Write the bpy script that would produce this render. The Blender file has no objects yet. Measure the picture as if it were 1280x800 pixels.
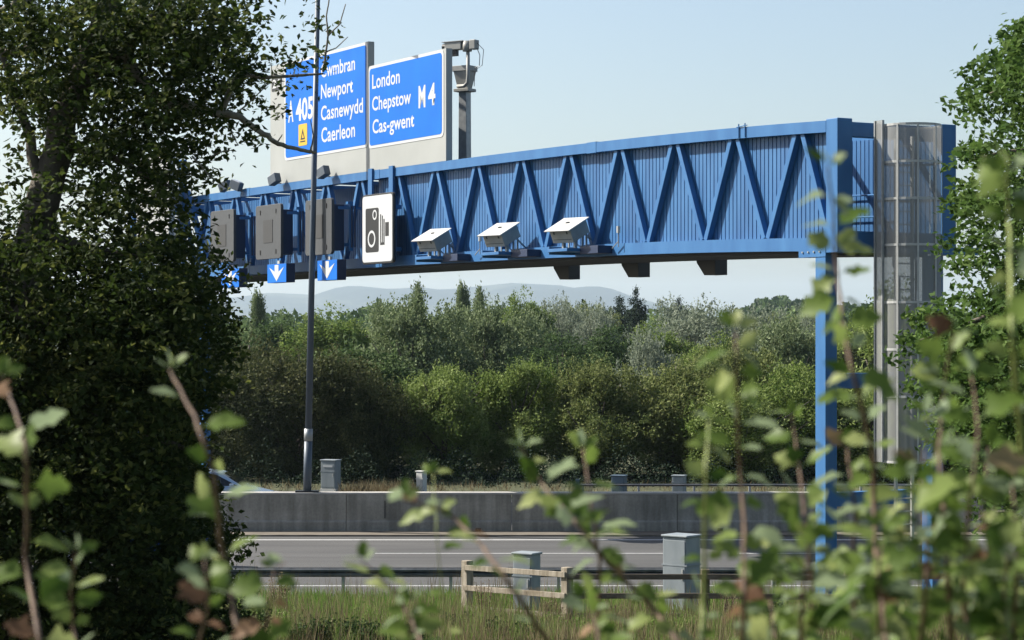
import bpy, math, random
import numpy as np
from mathutils import Vector, Matrix
random.seed(7); rng = np.random.default_rng(7)
R = math.radians
sc = bpy.context.scene
# ------------------------------------------------------------------ camera, sky, sun, exposure
F = 2800.0; HC = 5.8; YH = 425.0; CX = 640.0      # focal length in photo pixels, eye height, eye-level row
cd = bpy.data.cameras.new('camera'); cam = bpy.data.objects.new('camera', cd); sc.collection.objects.link(cam)
cam.location = (0, 0, HC); cam.rotation_euler = (R(90), 0, 0)
cd.sensor_width = 36; cd.lens = F/1280*36; cd.shift_y = (YH-400)/1280
cd.clip_start = .1; cd.clip_end = 30000
cd.dof.use_dof = True; cd.dof.focus_distance = 58; cd.dof.aperture_fstop = 9.5
sc.camera = cam
ELEV, AZ = 40.0, -71.0                              # sun height; azimuth clockwise from the view direction
w = bpy.data.worlds.new('World'); sc.world = w; w.use_nodes = True
nt = w.node_tree; sky = nt.nodes.new('ShaderNodeTexSky'); sky.sky_type = 'NISHITA'; sky.sun_disc = False
sky.sun_elevation = R(ELEV); sky.sun_rotation = R(AZ); sky.air_density = 1.0; sky.dust_density = 2.3; sky.ozone_density = 1.3
bg = nt.nodes['Background']; nt.links.new(sky.outputs[0], bg.inputs[0]); bg.inputs[1].default_value = 0.076
sl = bpy.data.lights.new('sun', 'SUN'); sun = bpy.data.objects.new('sun', sl); sc.collection.objects.link(sun)
sl.energy = 4.9; sl.angle = R(.55); sl.color = (1, .94, .85)
S = Vector((math.cos(R(ELEV))*math.sin(R(AZ)), math.cos(R(ELEV))*math.cos(R(AZ)), math.sin(R(ELEV))))
sun.rotation_euler = S.to_track_quat('Z', 'Y').to_euler(); sun.location = (-40, 20, 40)
sc.view_settings.view_transform = 'Standard'; sc.view_settings.look = 'None'
sc.view_settings.exposure = 1.18; sc.view_settings.gamma = 1; sc.view_settings.use_curve_mapping = False
sc.cycles.max_bounces = 8; sc.cycles.transparent_max_bounces = 24; sc.cycles.volume_bounces = 2
sc.cycles.use_denoising = True

# ------------------------------------------------------------------ materials
KA = .72
def kk(c): return tuple(v*KA for v in c)
def mat(name, col, rough=.6, metal=0, col2=None, nscale=3, bump=0, bscale=40, spec=.4, alpha=None, streak=False, detail=6, lo=.35, hi=.65):
    col = kk(col); col2 = kk(col2) if col2 else None
    m = bpy.data.materials.new(name); m.use_nodes = True; t = m.node_tree; b = t.nodes['Principled BSDF']
    b.inputs['Base Color'].default_value = (*col, 1); b.inputs['Roughness'].default_value = rough
    b.inputs['Metallic'].default_value = metal; b.inputs['Specular IOR Level'].default_value = spec
    tc = t.nodes.new('ShaderNodeTexCoord'); mp = t.nodes.new('ShaderNodeMapping'); t.links.new(tc.outputs['Object'], mp.inputs[0])
    if streak: mp.inputs['Scale'].default_value = streak
    if col2:
        n = t.nodes.new('ShaderNodeTexNoise'); n.inputs['Scale'].default_value = nscale; n.inputs['Detail'].default_value = detail
        t.links.new(mp.outputs[0], n.inputs['Vector'])
        r = t.nodes.new('ShaderNodeValToRGB'); r.color_ramp.elements[0].position = lo; r.color_ramp.elements[1].position = hi
        r.color_ramp.elements[0].color = (*col, 1); r.color_ramp.elements[1].color = (*col2, 1)
        t.links.new(n.outputs[0], r.inputs[0]); t.links.new(r.outputs[0], b.inputs['Base Color'])
    if bump:
        n2 = t.nodes.new('ShaderNodeTexNoise'); n2.inputs['Scale'].default_value = bscale; n2.inputs['Detail'].default_value = 5
        t.links.new(tc.outputs['Object'], n2.inputs['Vector'])
        bp = t.nodes.new('ShaderNodeBump'); bp.inputs['Strength'].default_value = bump; bp.inputs['Distance'].default_value = .02
        t.links.new(n2.outputs[0], bp.inputs['Height']); t.links.new(bp.outputs[0], b.inputs['Normal'])
    return m
def leafmat(name, c0, c1, c2, trans=.35, under=None, rough=.75, spec=.12):
    """leaf colours spread by the per-leaf 'tone' attribute"""
    c0, c1, c2 = kk(c0), kk(c1), kk(c2); under = kk(under) if under else None
    m = bpy.data.materials.new(name); m.use_nodes = True; t = m.node_tree; b = t.nodes['Principled BSDF']
    a = t.nodes.new('ShaderNodeAttribute'); a.attribute_name = 'tone'
    r = t.nodes.new('ShaderNodeValToRGB'); e = r.color_ramp.elements
    e[0].color = (*c0, 1); e[1].color = (*c2, 1); x = e.new(.55); x.color = (*c1, 1)
    t.links.new(a.outputs['Fac'], r.inputs[0]); out = r.outputs[0]
    if under:
        g = t.nodes.new('ShaderNodeNewGeometry'); mx = t.nodes.new('ShaderNodeMix'); mx.data_type = 'RGBA'
        mx.inputs[7].default_value = (*under, 1); t.links.new(g.outputs['Backfacing'], mx.inputs[0]); t.links.new(out, mx.inputs[6]); out = mx.outputs[2]
    t.links.new(out, b.inputs['Base Color']); b.inputs['Roughness'].default_value = rough; b.inputs['Specular IOR Level'].default_value = spec
    tr = t.nodes.new('ShaderNodeBsdfTranslucent'); t.links.new(out, tr.inputs[0])
    mix = t.nodes.new('ShaderNodeMixShader'); mix.inputs[0].default_value = trans
    t.links.new(b.outputs[0], mix.inputs[1]); t.links.new(tr.outputs[0], mix.inputs[2])
    t.links.new(mix.outputs[0], t.nodes['Material Output'].inputs[0])
    return m
M = {}
M['blue'] = mat('gantry_blue_paint', (.034, .142, .35), .48, col2=(.056, .195, .43), nscale=2.2, spec=.25, streak=(1, 1, .25), lo=.3, hi=.7)
M['clad'] = mat('cladding_blue', (.020, .115, .30), .5, col2=(.042, .175, .40), nscale=1.3, streak=(2.2, 1, .5), lo=.32, hi=.68)
M['grate'] = mat('dark_grating', (.012, .014, .018), .6)
M['black'] = mat('black_plastic', (.012, .013, .015), .45)
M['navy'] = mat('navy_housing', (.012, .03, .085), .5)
M['signblue'] = mat('sign_blue', (.001, .150, .62), .55, col2=(.003, .175, .70), nscale=.8, spec=.15)
M['white'] = mat('sign_white', (.60, .62, .63), .5)
M['ali'] = mat('grey_board', (.37, .39, .375), .5, col2=(.41, .43, .415), nscale=.9)
M['yellow'] = mat('sign_yellow', (.72, .46, .03), .45)
M['matrix'] = mat('matrix_grey', (.050, .057, .064), .6, col2=(.060, .067, .074), nscale=5)
M['matrixd'] = mat('matrix_dark', (.036, .038, .040), .6)
M['boxgrey'] = mat('camera_box_grey', (.36, .36, .33), .5, col2=(.42, .42, .385), nscale=5)
M['lid'] = mat('camera_lid_white', (.60, .60, .575), .5)
M['galv'] = mat('galvanised_steel', (.34, .36, .37), .45, metal=.35, col2=(.46, .48, .48), nscale=6)
M['galvl'] = mat('light_steel', (.46, .47, .46), .45, metal=.15, col2=(.54, .55, .53), nscale=8)
M['pole'] = mat('lamp_pole_grey', (.075, .10, .135), .5, metal=.1, col2=(.10, .13, .165), nscale=3, streak=(1, 1, .15))
M['rail'] = mat('guard_rail_steel', (.09, .10, .11), .5, metal=.4, col2=(.16, .17, .18), nscale=4)
M['asphalt'] = mat('asphalt', (.066, .066, .065), .9, col2=(.104, .103, .10), nscale=1.1, bump=.5, bscale=60, streak=(.15, 1, 1), lo=.3, hi=.7)
M['paint'] = mat('road_paint', (.62, .63, .62), .7, col2=(.40, .40, .39), nscale=9, lo=.5, hi=.8)
M['gutter'] = mat('gutter', (.13, .11, .085), .9, col2=(.22, .19, .15), nscale=6, streak=(.3, 1, 1))
M['soil'] = mat('verge_soil', (.05, .055, .02), .95, col2=(.09, .10, .04), nscale=2, bump=.6, bscale=12)
M['field'] = mat('field', (.045, .07, .022), .95, col2=(.10, .11, .045), nscale=.02)
M['wood'] = mat('weathered_timber', (.24, .20, .14), .85, col2=(.42, .37, .29), nscale=14, streak=(1, 1, .15), bump=.5, bscale=60)
M['woodshade'] = mat('shaded_timber', (.11, .085, .06), .9, col2=(.18, .145, .11), nscale=14, streak=(.2, 1, 1), bump=.5, bscale=60)  # darker copy of the timber: shadow painted onto the unlit fence run
M['cab'] = mat('cabinet_grey', (.25, .29, .31), .55, col2=(.32, .36, .38), nscale=4, streak=(1, 1, .4))
M['cablight'] = mat('cabinet_pale', (.66, .66, .62), .6, col2=(.74, .74, .70), nscale=5)
M['bluegrey'] = mat('cabinet_blue_grey', (.10, .15, .20), .5)
M['bark'] = mat('oak_bark', (.055, .042, .032), .95, col2=(.16, .14, .11), nscale=7, bump=1, bscale=18, streak=(1, 1, .4))
M['barkpale'] = mat('pale_bark', (.16, .13, .095), .9, col2=(.34, .31, .24), nscale=9, bump=1, bscale=22)  # paler bark for the outer limbs and twigs
M['stem'] = mat('red_brown_stem', (.085, .048, .028), .75, col2=(.16, .10, .055), nscale=30)
M['stemgreen'] = mat('green_stem', (.22, .28, .07), .6, col2=(.32, .36, .11), nscale=30)
M['carblue'] = mat('car_paint_blue', (.02, .09, .42), .25, metal=.3)
M['carsilver'] = mat('car_paint_pale_blue', (.42, .55, .70), .25, metal=.4)
M['glass'] = mat('car_glass', (.01, .014, .018), .06)
M['tyre'] = mat('tyre', (.015, .015, .015), .85)
M['lampglass'] = mat('lamp_glass', (.6, .62, .65), .1)
# concrete with stains running down from the top
def concrete():
    m = mat('concrete', (.20, .195, .185), .9, bump=.4, bscale=50); t = m.node_tree; b = t.nodes['Principled BSDF']
    tc = t.nodes.new('ShaderNodeTexCoord')
    def noi(sc_, s):
        mp = t.nodes.new('ShaderNodeMapping'); mp.inputs['Scale'].default_value = sc_; t.links.new(tc.outputs['Object'], mp.inputs[0])
        n = t.nodes.new('ShaderNodeTexNoise'); n.inputs['Scale'].default_value = s; n.inputs['Detail'].default_value = 7; t.links.new(mp.outputs[0], n.inputs['Vector']); return n.outputs[0]
    def ramp(s, a, b_, c0, c1):
        r = t.nodes.new('ShaderNodeValToRGB'); r.color_ramp.elements[0].position = a; r.color_ramp.elements[1].position = b_
        r.color_ramp.elements[0].color = (*c0, 1); r.color_ramp.elements[1].color = (*c1, 1); t.links.new(s, r.inputs[0]); return r.outputs[0]
    a = ramp(noi((.22, 1, 1), 1.2), .3, .7, (.23, .215, .18), (.36, .34, .29)); c = ramp(noi((1, 1, .10), 3.5), .38, .62, (.62, .61, .6), (1, 1, 1))
    d = ramp(noi((1, 1, 1), 14), .3, .7, (.85, .85, .85), (1.05, 1.05, 1.05))
    prev = a
    for o_ in (c, d):
        mx = t.nodes.new('ShaderNodeMix'); mx.data_type = 'RGBA'; mx.blend_type = 'MULTIPLY'; mx.inputs[0].default_value = 1
        t.links.new(prev, mx.inputs[6]); t.links.new(o_, mx.inputs[7]); prev = mx.outputs[2]
    t.links.new(prev, b.inputs['Base Color']); return m
M['concrete'] = concrete()
M['coping'] = mat('concrete_top', (.44, .42, .38), .9, col2=(.56, .54, .50), nscale=2)
def meshmat():
    """fine woven steel mesh: too fine to model wire by wire, so part of the light passes straight through"""
    m = mat('steel_mesh', (.34, .35, .34), .6, metal=.1); t = m.node_tree; b = t.nodes['Principled BSDF']
    tr = t.nodes.new('ShaderNodeBsdfTransparent'); mix = t.nodes.new('ShaderNodeMixShader'); mix.inputs[0].default_value = .56
    t.links.new(tr.outputs[0], mix.inputs[1]); t.links.new(b.outputs[0], mix.inputs[2]); t.links.new(mix.outputs[0], t.nodes['Material Output'].inputs[0]); return m
M['mesh'] = meshmat()
L = {}
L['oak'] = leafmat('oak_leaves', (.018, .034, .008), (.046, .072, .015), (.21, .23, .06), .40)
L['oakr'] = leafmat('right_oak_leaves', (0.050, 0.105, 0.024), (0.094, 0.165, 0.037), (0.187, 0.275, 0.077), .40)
L['olive'] = leafmat('olive_leaves', (0.091, 0.130, 0.039), (0.182, 0.224, 0.068), (0.351, 0.377, 0.156), .32)
L['green'] = leafmat('green_leaves', (0.094, 0.165, 0.033), (0.204, 0.281, 0.066), (0.352, 0.429, 0.154), .34)
L['olivedk'] = leafmat('dull_olive_leaves', (0.034, 0.048, 0.016), (0.071, 0.087, 0.030), (0.172, 0.178, 0.075), .25)  # darker olive leaves for the bushes near the lamp column
L['dark'] = leafmat('dark_leaves', (0.043, 0.081, 0.029), (0.084, 0.138, 0.046), (0.189, 0.261, 0.102), .32)
L['sallow'] = leafmat('sallow_leaves', (0.106, 0.156, 0.062), (0.200, 0.263, 0.119), (0.425, 0.488, 0.288), .32)
L['silver'] = leafmat('silver_leaves', (0.149, 0.196, 0.127), (0.265, 0.310, 0.218), (0.483, 0.529, 0.414), .32)
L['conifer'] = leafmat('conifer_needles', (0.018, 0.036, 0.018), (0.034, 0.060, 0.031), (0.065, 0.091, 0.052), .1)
L['grass'] = leafmat('grass_blades', (.085, .19, .025), (.17, .29, .05), (.38, .38, .17), .4)
L['straw'] = leafmat('dry_grass', (.13, .095, .055), (.27, .22, .12), (.50, .43, .28), .3)
L['weed'] = leafmat('weed_leaves', (.03, .055, .016), (.05, .09, .025), (.10, .14, .04), .3)
L['fore'] = leafmat('shoot_leaves', (.070, .130, .020), (.165, .245, .050), (.38, .43, .16), .42, under=(.30, .38, .22), rough=.45)
L['forebrown'] = leafmat('brown_leaves', (.17, .09, .05), (.27, .16, .09), (.34, .26, .13), .35, rough=.6)

# ------------------------------------------------------------------ mesh helpers
def link(o, parent=None):
    sc.collection.objects.link(o)
    if parent is not None: o.parent = parent
    return o
def tag(o, label=None, cat=None, group=None, kind=None):
    if label: o['label'] = label
    if cat: o['category'] = cat
    if group: o['group'] = group
    if kind: o['kind'] = kind
    return o
def empty(name, loc, rz=0):
    o = bpy.data.objects.new(name, None); o.location = loc; o.rotation_euler = (0, 0, rz); o.empty_display_size = .3
    return link(o)
def copy_tree(o, parent=None):
    c = o.copy(); sc.collection.objects.link(c); c.parent = parent
    for ch in [k for k in bpy.data.objects if k.parent == o]: copy_tree(ch, c)
    return c
class MB:
    def __init__(s): s.v = []; s.f = []
    def add(s, vs, fs):
        b = len(s.v); s.v += [tuple(v) for v in vs]; s.f += [tuple(b+i for i in f) for f in fs]; return s
    def box(s, x0, x1, y0, y1, z0, z1):
        return s.add([(x0,y0,z0),(x1,y0,z0),(x1,y1,z0),(x0,y1,z0),(x0,y0,z1),(x1,y0,z1),(x1,y1,z1),(x0,y1,z1)],
                     [(0,3,2,1),(4,5,6,7),(0,1,5,4),(1,2,6,5),(2,3,7,6),(3,0,4,7)])
    def obox(s, c, ax, ay, az):   # centre and three half-axis vectors
        c, ax, ay, az = map(Vector, (c, ax, ay, az))
        vs = [c+i*ax+j*ay+k*az for k in (-1,1) for (i,j) in ((-1,-1),(1,-1),(1,1),(-1,1))]
        return s.add(vs, [(0,3,2,1),(4,5,6,7),(0,1,5,4),(1,2,6,5),(2,3,7,6),(3,0,4,7)])
    def beam(s, p, q, wy, wn):    # member in an x-z plane: wy across y, wn in plane
        p, q = Vector(p), Vector(q); d = (q-p); n = Vector((-d.z, 0, d.x)).normalized() if abs(d.y) < 1e-6 else d.cross(Vector((0,0,1))).normalized()
        y = d.cross(n).normalized()
        return s.obox((p+q)/2, d/2, n*wn/2, y*wy/2)
    def prism(s, pts, y0, y1):    # polygon in x-z (counter-clockwise seen from -y) pushed along y
        n = len(pts)
        return s.add([(x,y0,z) for x,z in pts]+[(x,y1,z) for x,z in pts],
                     [tuple(range(n)), tuple(reversed(range(n,2*n)))]+[(i,i+n,(i+1)%n+n,(i+1)%n) for i in range(n)])
    def ring(s, outer, inner, y0, y1):
        n = len(outer); a = [(x,y0,z) for x,z in outer]; b = [(x,y0,z) for x,z in inner]; c = [(x,y1,z) for x,z in outer]; d = [(x,y1,z) for x,z in inner]
        fs = []
        for i in range(n):
            j = (i+1)%n
            fs += [(i,j,n+j,n+i),(2*n+j,2*n+i,3*n+i,3*n+j),(j,i,2*n+i,2*n+j),(n+i,n+j,3*n+j,3*n+i)]
        return s.add(a+b+c+d, fs)
    def tube(s, pts, rad, n=8, cap=True):
        pts = [Vector(p) for p in pts]; rad = rad if hasattr(rad, '__len__') else [rad]*len(pts)
        vs = []; ref = Vector((.13, .97, .2))
        for i, p in enumerate(pts):
            d = (pts[min(i+1,len(pts)-1)]-pts[max(i-1,0)]).normalized()
            u = d.cross(ref); u = u.normalized() if u.length > 1e-4 else d.cross(Vector((1,0,0))).normalized(); v = d.cross(u)
            vs += [p+rad[i]*(math.cos(a)*u+math.sin(a)*v) for a in [2*math.pi*k/n for k in range(n)]]
        fs = [(i*n+k, i*n+(k+1)%n, (i+1)*n+(k+1)%n, (i+1)*n+k) for i in range(len(pts)-1) for k in range(n)]
        if cap: fs += [tuple(reversed(range(n))), tuple(range((len(pts)-1)*n, len(pts)*n))]
        return s.add(vs, fs)
    def build(s, name, m, parent=None, off=(0,0,0), smooth=False, bevel=0):
        me = bpy.data.meshes.new(name); o3 = Vector(off)
        me.from_pydata([tuple(Vector(v)-o3) for v in s.v], [], s.f); me.materials.append(m)
        if smooth: me.polygons.foreach_set('use_smooth', [True]*len(me.polygons))
        o = bpy.data.objects.new(name, me); link(o, parent)
        if bevel:
            b = o.modifiers.new('edge', 'BEVEL'); b.width = bevel; b.segments = 2; b.limit_method = 'ANGLE'
        return o
def rr(x0, z0, x1, z1, r, n=5):
    pts = []
    for (cx, cz, a0) in ((x1-r,z0+r,-90),(x1-r,z1-r,0),(x0+r,z1-r,90),(x0+r,z0+r,180)):
        for k in range(n+1):
            a = R(a0+90*k/n); pts.append((cx+r*math.cos(a), cz+r*math.sin(a)))
    return pts
def W(px, py, d):                 # photo pixel and distance -> world point
    return Vector(((px-CX)/F*d, d, HC+(YH-py)/F*d))
# leaves: numpy arrays of small folded blades
def unit(a): return a/np.maximum(np.linalg.norm(a, axis=-1, keepdims=True), 1e-9)
def blades(C, D, N, ln, wd, fold=.25):
    """two triangles per leaf: base, left, tip, right"""
    D = unit(D); Sd = unit(np.cross(D, N)); N2 = np.cross(Sd, D); ln = np.reshape(ln, (-1,1)); wd = np.reshape(wd, (-1,1))
    base = C-D*ln/2; tip = C+D*ln/2; l = C+Sd*wd/2+N2*wd*fold-D*ln*.05; r = C-Sd*wd/2+N2*wd*fold-D*ln*.05
    return np.stack([base, l, tip, r], 1)
def blade_mesh(name, V, tone, m, parent=None, tris=True):
    n = len(V); me = bpy.data.meshes.new(name); me.vertices.add(n*4); me.vertices.foreach_set('co', V.astype(np.float32).ravel())
    b = np.arange(n)[:,None]*4
    idx = np.concatenate([b+np.array([[0,1,2]]), b+np.array([[0,2,3]])], 1).ravel()
    me.loops.add(n*6); me.loops.foreach_set('vertex_index', idx.astype(np.int32))
    me.polygons.add(n*2); me.polygons.foreach_set('loop_start', np.arange(0, n*6, 3, dtype=np.int32))
    try: me.polygons.foreach_set('loop_total', np.full(n*2, 3, dtype=np.int32))
    except Exception: pass
    me.update(calc_edges=True)
    at = me.attributes.new('tone', 'FLOAT', 'POINT'); at.data.foreach_set('value', np.repeat(tone, 4).astype(np.float32))
    me.materials.append(m)
    o = bpy.data.objects.new(name, me); link(o, parent); return o
def rdir(n): return unit(rng.normal(size=(n,3)))

# ------------------------------------------------------------------ the setting
def sheet(name, x0, x1, y0, y1, z, m, kind='structure'):
    o = MB().add([(x0,y0,z),(x1,y0,z),(x1,y1,z),(x0,y1,z)], [(0,1,2,3)]).build(name, m); tag(o, kind=kind); return o
tag(sheet('ground', -5600, 5600, 60, 12500, -.03, M['field']), 'open green country beyond the motorway')
def bank_z(x, y):
    xs = [-20, 3, 8, 20, 38, 42, 49.6]; zs = [HC-1.35, HC-1.35, HC-1.45, HC-3.35, .28, .18, .06]
    return float(np.interp(y, xs, zs))+.04*math.sin(x*1.3+y*.7)*(1 if y < 49 else 0)
g = MB(); xs = np.linspace(-60, 60, 81); ys = np.concatenate([np.linspace(-20, 49.2, 60), [49.6]])
g.add([(x, y, bank_z(x, y)) for y in ys for x in xs], [(j*81+i, j*81+i+1, (j+1)*81+i+1, (j+1)*81+i) for j in range(len(ys)-1) for i in range(80)])
tag(g.build('embankment', M['soil'], smooth=True), kind='structure')
sheet('near_carriageway', -300, 300, 49.6, 67.6, 0, M['asphalt'])
sheet('far_carriageway', -300, 300, 67.6, 82, 0, M['asphalt'])
sheet('far_verge', -300, 300, 82, 125, .02, M['soil'])
mk = MB()
mk.add([(-300,64.85,.006),(300,64.85,.006),(300,65.08,.006),(-300,65.08,.006)], [(0,1,2,3)])
mk.add([(-300,52.75,.006),(300,52.75,.006),(300,52.88,.006),(-300,52.88,.006)], [(0,1,2,3)])
for (y, x0, x1) in ((60.85, -3.72, 4.8), (60.85, 5.9, 15), (60.85, 17, 25), (60.85,-20,-12), (60.85,-9.8,-5.6+1.0-3)):
    mk.add([(x0,y-.06,.006),(x1,y-.06,.006),(x1,y+.06,.006),(x0,y+.06,.006)], [(0,1,2,3)])
for k in range(-6, 8):
    mk.add([(k*9+2,56.74,.006),(k*9+5,56.74,.006),(k*9+5,56.86,.006),(k*9+2,56.86,.006)], [(0,1,2,3)])
tag(mk.build('road_markings', M['paint']), kind='structure')
gu = MB().box(-300, 300, 66.1, 66.3, 0, .05).box(-300, 300, 66.3, 67.55, -.01, .035)
tag(gu.build('drain_channel', M['gutter']), kind='structure')
# hills
def hills(name, prof, d0, thick, m, label):
    px = [p[0] for p in prof]; py = [p[1] for p in prof]; g = MB(); X = np.linspace(px[0], px[-1], 160); n = len(X); rows = 14
    for j in range(rows):
        u = j/(rows-1); dd = d0+(u-.5)*thick
        for i, x in enumerate(X):
            h = (YH-np.interp(x, px, py))/F*d0+HC
            s = math.sin(math.pi*u)**.8; wob = 1+.10*math.sin(i*.31+j)+.05*math.sin(i*.9+2*j)
            if abs(u-.5) < .05: wob = 1
            g.v.append(((x-CX)/F*d0, dd, h*s*(wob if j < rows/2 else 1)-.5))
    g.f = [(j*n+i, j*n+i+1, (j+1)*n+i+1, (j+1)*n+i) for j in range(rows-1) for i in range(n-1)]
    o = g.build(name, m, smooth=True); tag(o, label, kind='structure'); return o
M['hill'] = mat('hill_pasture', (.012, .022, .022), .95, col2=(.055, .065, .045), nscale=.0045, lo=.5, hi=.62, streak=(1, .6, 3))
hills('hills', [(-900,385),(-300,372),(100,378),(300,372),(340,366),(400,369),(470,362),(560,362),(640,354),(700,357),(760,368),(800,377),(860,392),(1000,404),(1500,415)], 9000, 3000, M['hill'], 'blue hills on the horizon')
hills('wooded_hill', [(860,425),(900,408),(935,389),(955,381),(975,379),(1000,382),(1040,386),(1110,390),(1400,400),(1900,424)], 900, 260, M['field'], 'dark wooded rise at the right')

# ------------------------------------------------------------------ median barrier
by = 67.6
bar = empty('concrete_barrier', (0, by, 0)); tag(bar, 'long grey concrete barrier along the middle of the motorway', 'barrier')
b = MB()
prof = [(0,0),(0,.30),(.07,.36),(.10,1.13),(.55,1.13),(.6,.3),(.6,0)]
x = -75.0
while x < 75:
    x1 = x+4.985; n = len(prof)
    b.add([(x, p[0], p[1]) for p in prof]+[(x1, p[0], p[1]) for p in prof], [(i,(i+1)%n,(i+1)%n+n,i+n)[::-1] for i in range(n)]+[tuple(range(n)), tuple(reversed(range(n,2*n)))])
    x += 5
b.build('panels', M['concrete'], bar, bevel=.01)
MB().box(-75, 75, .09, .56, 1.133, 1.19).build('coping', M['coping'], bar, bevel=.01)
MB().box(-3.85, -3.82, .02, .06, .42, .95).build('joint_slot', M['black'], bar)
for x in np.arange(-23, 30, 7.3): MB().box(x, x+.16, -.012, .02, .03, .12).build('drain_slot', M['black'], bar)

# ------------------------------------------------------------------ gantry
GX, GY = 6.95, 47.8; WID = 3.3; TEND = 42.9
GROT = R(-60)
cg, sg = math.cos(GROT), math.sin(GROT)
def GW(X, Y, z):                  # gantry-local to world
    return Vector((GX+cg*X-sg*Y, GY+sg*X+cg*Y, z))
def PG(px, py, o):                # photo pixel on the gantry plane at set-back o -> local X, z
    k = (px-CX)/F; t = (GX+.866*o-k*(GY+.5*o))/(.5+.866*k); d = GY+.866*t+.5*o
    return -t, HC+(YH-py)/F*d
def zb(t): return HC+1.89+.31*(1-math.exp(-max(t,0)/8))
def zt(t): return HC+4.70+.40*(1-math.exp(-max(t,0)/9))
gan = empty('sign_gantry', GW(0,0,0), GROT); tag(gan, 'huge blue steel truss gantry spanning both carriageways', 'gantry')
nodes = [0, .4]+[.55+2.42*.5*k for k in range(1, 36)]
nodes = [t for t in nodes if t < TEND]+[TEND]
def chord(lo, hi, y0, y1, t0=0, t1=TEND):
    ts = [t for t in nodes if t0 < t < t1]; ts = [t0]+ts+[t1]
    g = MB(); n = len(ts)
    for (y, z) in ((y0, lo), (y1, lo), (y1, hi), (y0, hi)):
        g.v += [(-t, y, z(t)) for t in ts]
    for i in range(n-1):
        for a in range(4):
            c = (a+1)%4; g.f.append((a*n+i, a*n+i+1, c*n+i+1, c*n+i))
    g.f += [(0, n, 2*n, 3*n), (4*n-1, 3*n-1, 2*n-1, n-1)]
    return g
for (y0, y1) in ((0, .26), (WID-.26, WID)):
    chord(lambda t: zt(t)-.25, zt, y0, y1, t0=.41).build('top_chord', M['blue'], gan)
    chord(zb, lambda t: zb(t)+.29, y0, y1, t0=.41).build('bottom_chord', M['blue'], gan)
# W-shaped diagonals of front and back trusses
apex = [1.45+2.42*k for k in range(17)]
for o in (.13, WID-.13):
    for a in apex:
        for sgn in (-1, 1):
            e = a+sgn*1.14; s0 = a+sgn*.13
            if e > TEND or e < .25: continue
            e = max(e, .42)
            d = MB(); d.beam((-s0, o, zt(s0)-.25), (-e, o, zb(e)+.29), .15, .14)
            dd = Vector((-(e-s0), 0, (zb(e)+.29)-(zt(s0)-.25))).normalized(); nn = Vector((-dd.z, 0, dd.x))*(.062)
            d.build('diagonal', M['blue'], gan, bevel=.008)
# cross members, top and bottom
for k, t in enumerate(np.arange(1.45, TEND, 2.42)):
    MB().box(-t-.06, -t+.06, .27, WID-.27, zt(t)-.2, zt(t)-.06).build('cross_member', M['blue'], gan)
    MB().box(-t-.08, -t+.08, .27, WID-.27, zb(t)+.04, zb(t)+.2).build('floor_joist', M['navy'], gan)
chord(lambda t: zb(t)+.21, lambda t: zb(t)+.25, .27, WID-.27, t0=.45).build('walkway_floor', M['grate'], gan)
chord(lambda t: zb(t)-.07, lambda t: zb(t)+.02, .30, WID-.30, t0=.6).build('underside_tray', M['grate'], gan)
# ribbed cladding on the back truss, panel by panel
def clad_panel(t0, t1, o=WID-.34):
    g = MB(); nr = 16; p = (t1-t0)/nr; ts = []
    for k in range(nr):
        t = t0+k*p; ts += [(t+.001, o), (t+p*.80, o), (t+p*.84, o+.06), (t+p*.96, o+.06)]
    ts.append((t1-.001, o))
    n = len(ts)
    for (t, y) in ts: g.v += [(-t, y, zb(t)+.22), (-t, y, zt(t)-.2)]
    g.f = [(2*i, 2*i+1, 2*i+3, 2*i+2) for i in range(n-1)]
    return g
t = .5
while t < 37:
    clad_panel(t, t+2.42).build('cladding_panel', M['clad'], gan)
    if t < 20: clad_panel(t, t+2.42, .216).build('cladding_panel', M['clad'], gan)
    else: clad_panel(t, t+2.42, 1.5).build('cladding_panel', M['clad'], gan)
    t += 2.42
hr = MB()
for o, h in ((WID-.45, 1.1), (WID-.45, .6)):
    ts = [q for q in nodes if q > .5]; hr.tube([(-q, o, zb(q)+.25+h) for q in ts], .02, 6)
hr.build('handrail', M['blue'], gan)
# end posts and legs
def leg_set(t0, name_leg='leg'):
    for o in (0, WID-.4):
        MB().box(-t0-.40, -t0, o-.004, o+.40, zb(0)-.02, zt(t0)+.05).build('end_post', M['blue'], gan, bevel=.015)
    for o in (0.0, WID-.32):
        MB().box(-t0-.78, -t0-.42, o+.003, o+.317, .02, zb(t0)-.01).build(name_leg, M['blue'], gan, bevel=.015)
        MB().box(-t0-.95, -t0-.25, o-.15, o+.47, 0, .06).build('base_plate', M['blue'], gan)
    MB().box(-t0-.3, -t0-.03, .403, WID-.403, zt(t0)-.33, zt(t0)-.02).build('end_beam', M['blue'], gan, bevel=.01)
    MB().box(-t0-.3, -t0-.03, .403, WID-.403, zb(t0)-.0, zb(t0)+.45).build('end_beam', M['blue'], gan, bevel=.01)
    MB().box(-t0-.72, -t0-.46, .32, WID-.325, 4.75, 5.08).build('leg_brace', M['blue'], gan, bevel=.01)
    MB().box(-t0-.72, -t0-.46, .32, WID-.325, 2.2, 2.5).build('leg_brace', M['blue'], gan, bevel=.01)
leg_set(0); leg_set(TEND-.4)
MB().box(-1.35, -.405, -.012, .27, zb(1)-.13, zb(1)+.10).build('splice_plate', M['blue'], gan)
MB().box(-.33, -.1, WID+.003, WID+.75, zb(0)+.0, zb(0)+.16).tube([(-.2, WID+.6, zb(0)+.16), (-.2, WID+.6, zb(0)+.28)], .05).build('bracket', M['blue'], gan)
for X in (-1.2, -1.0, -.8, -.6): MB().tube([(X, -.013, zb(1)-.02), (X, -.035, zb(1)-.02)], .022, 6).build('bolt', M['galv'], gan)
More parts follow.
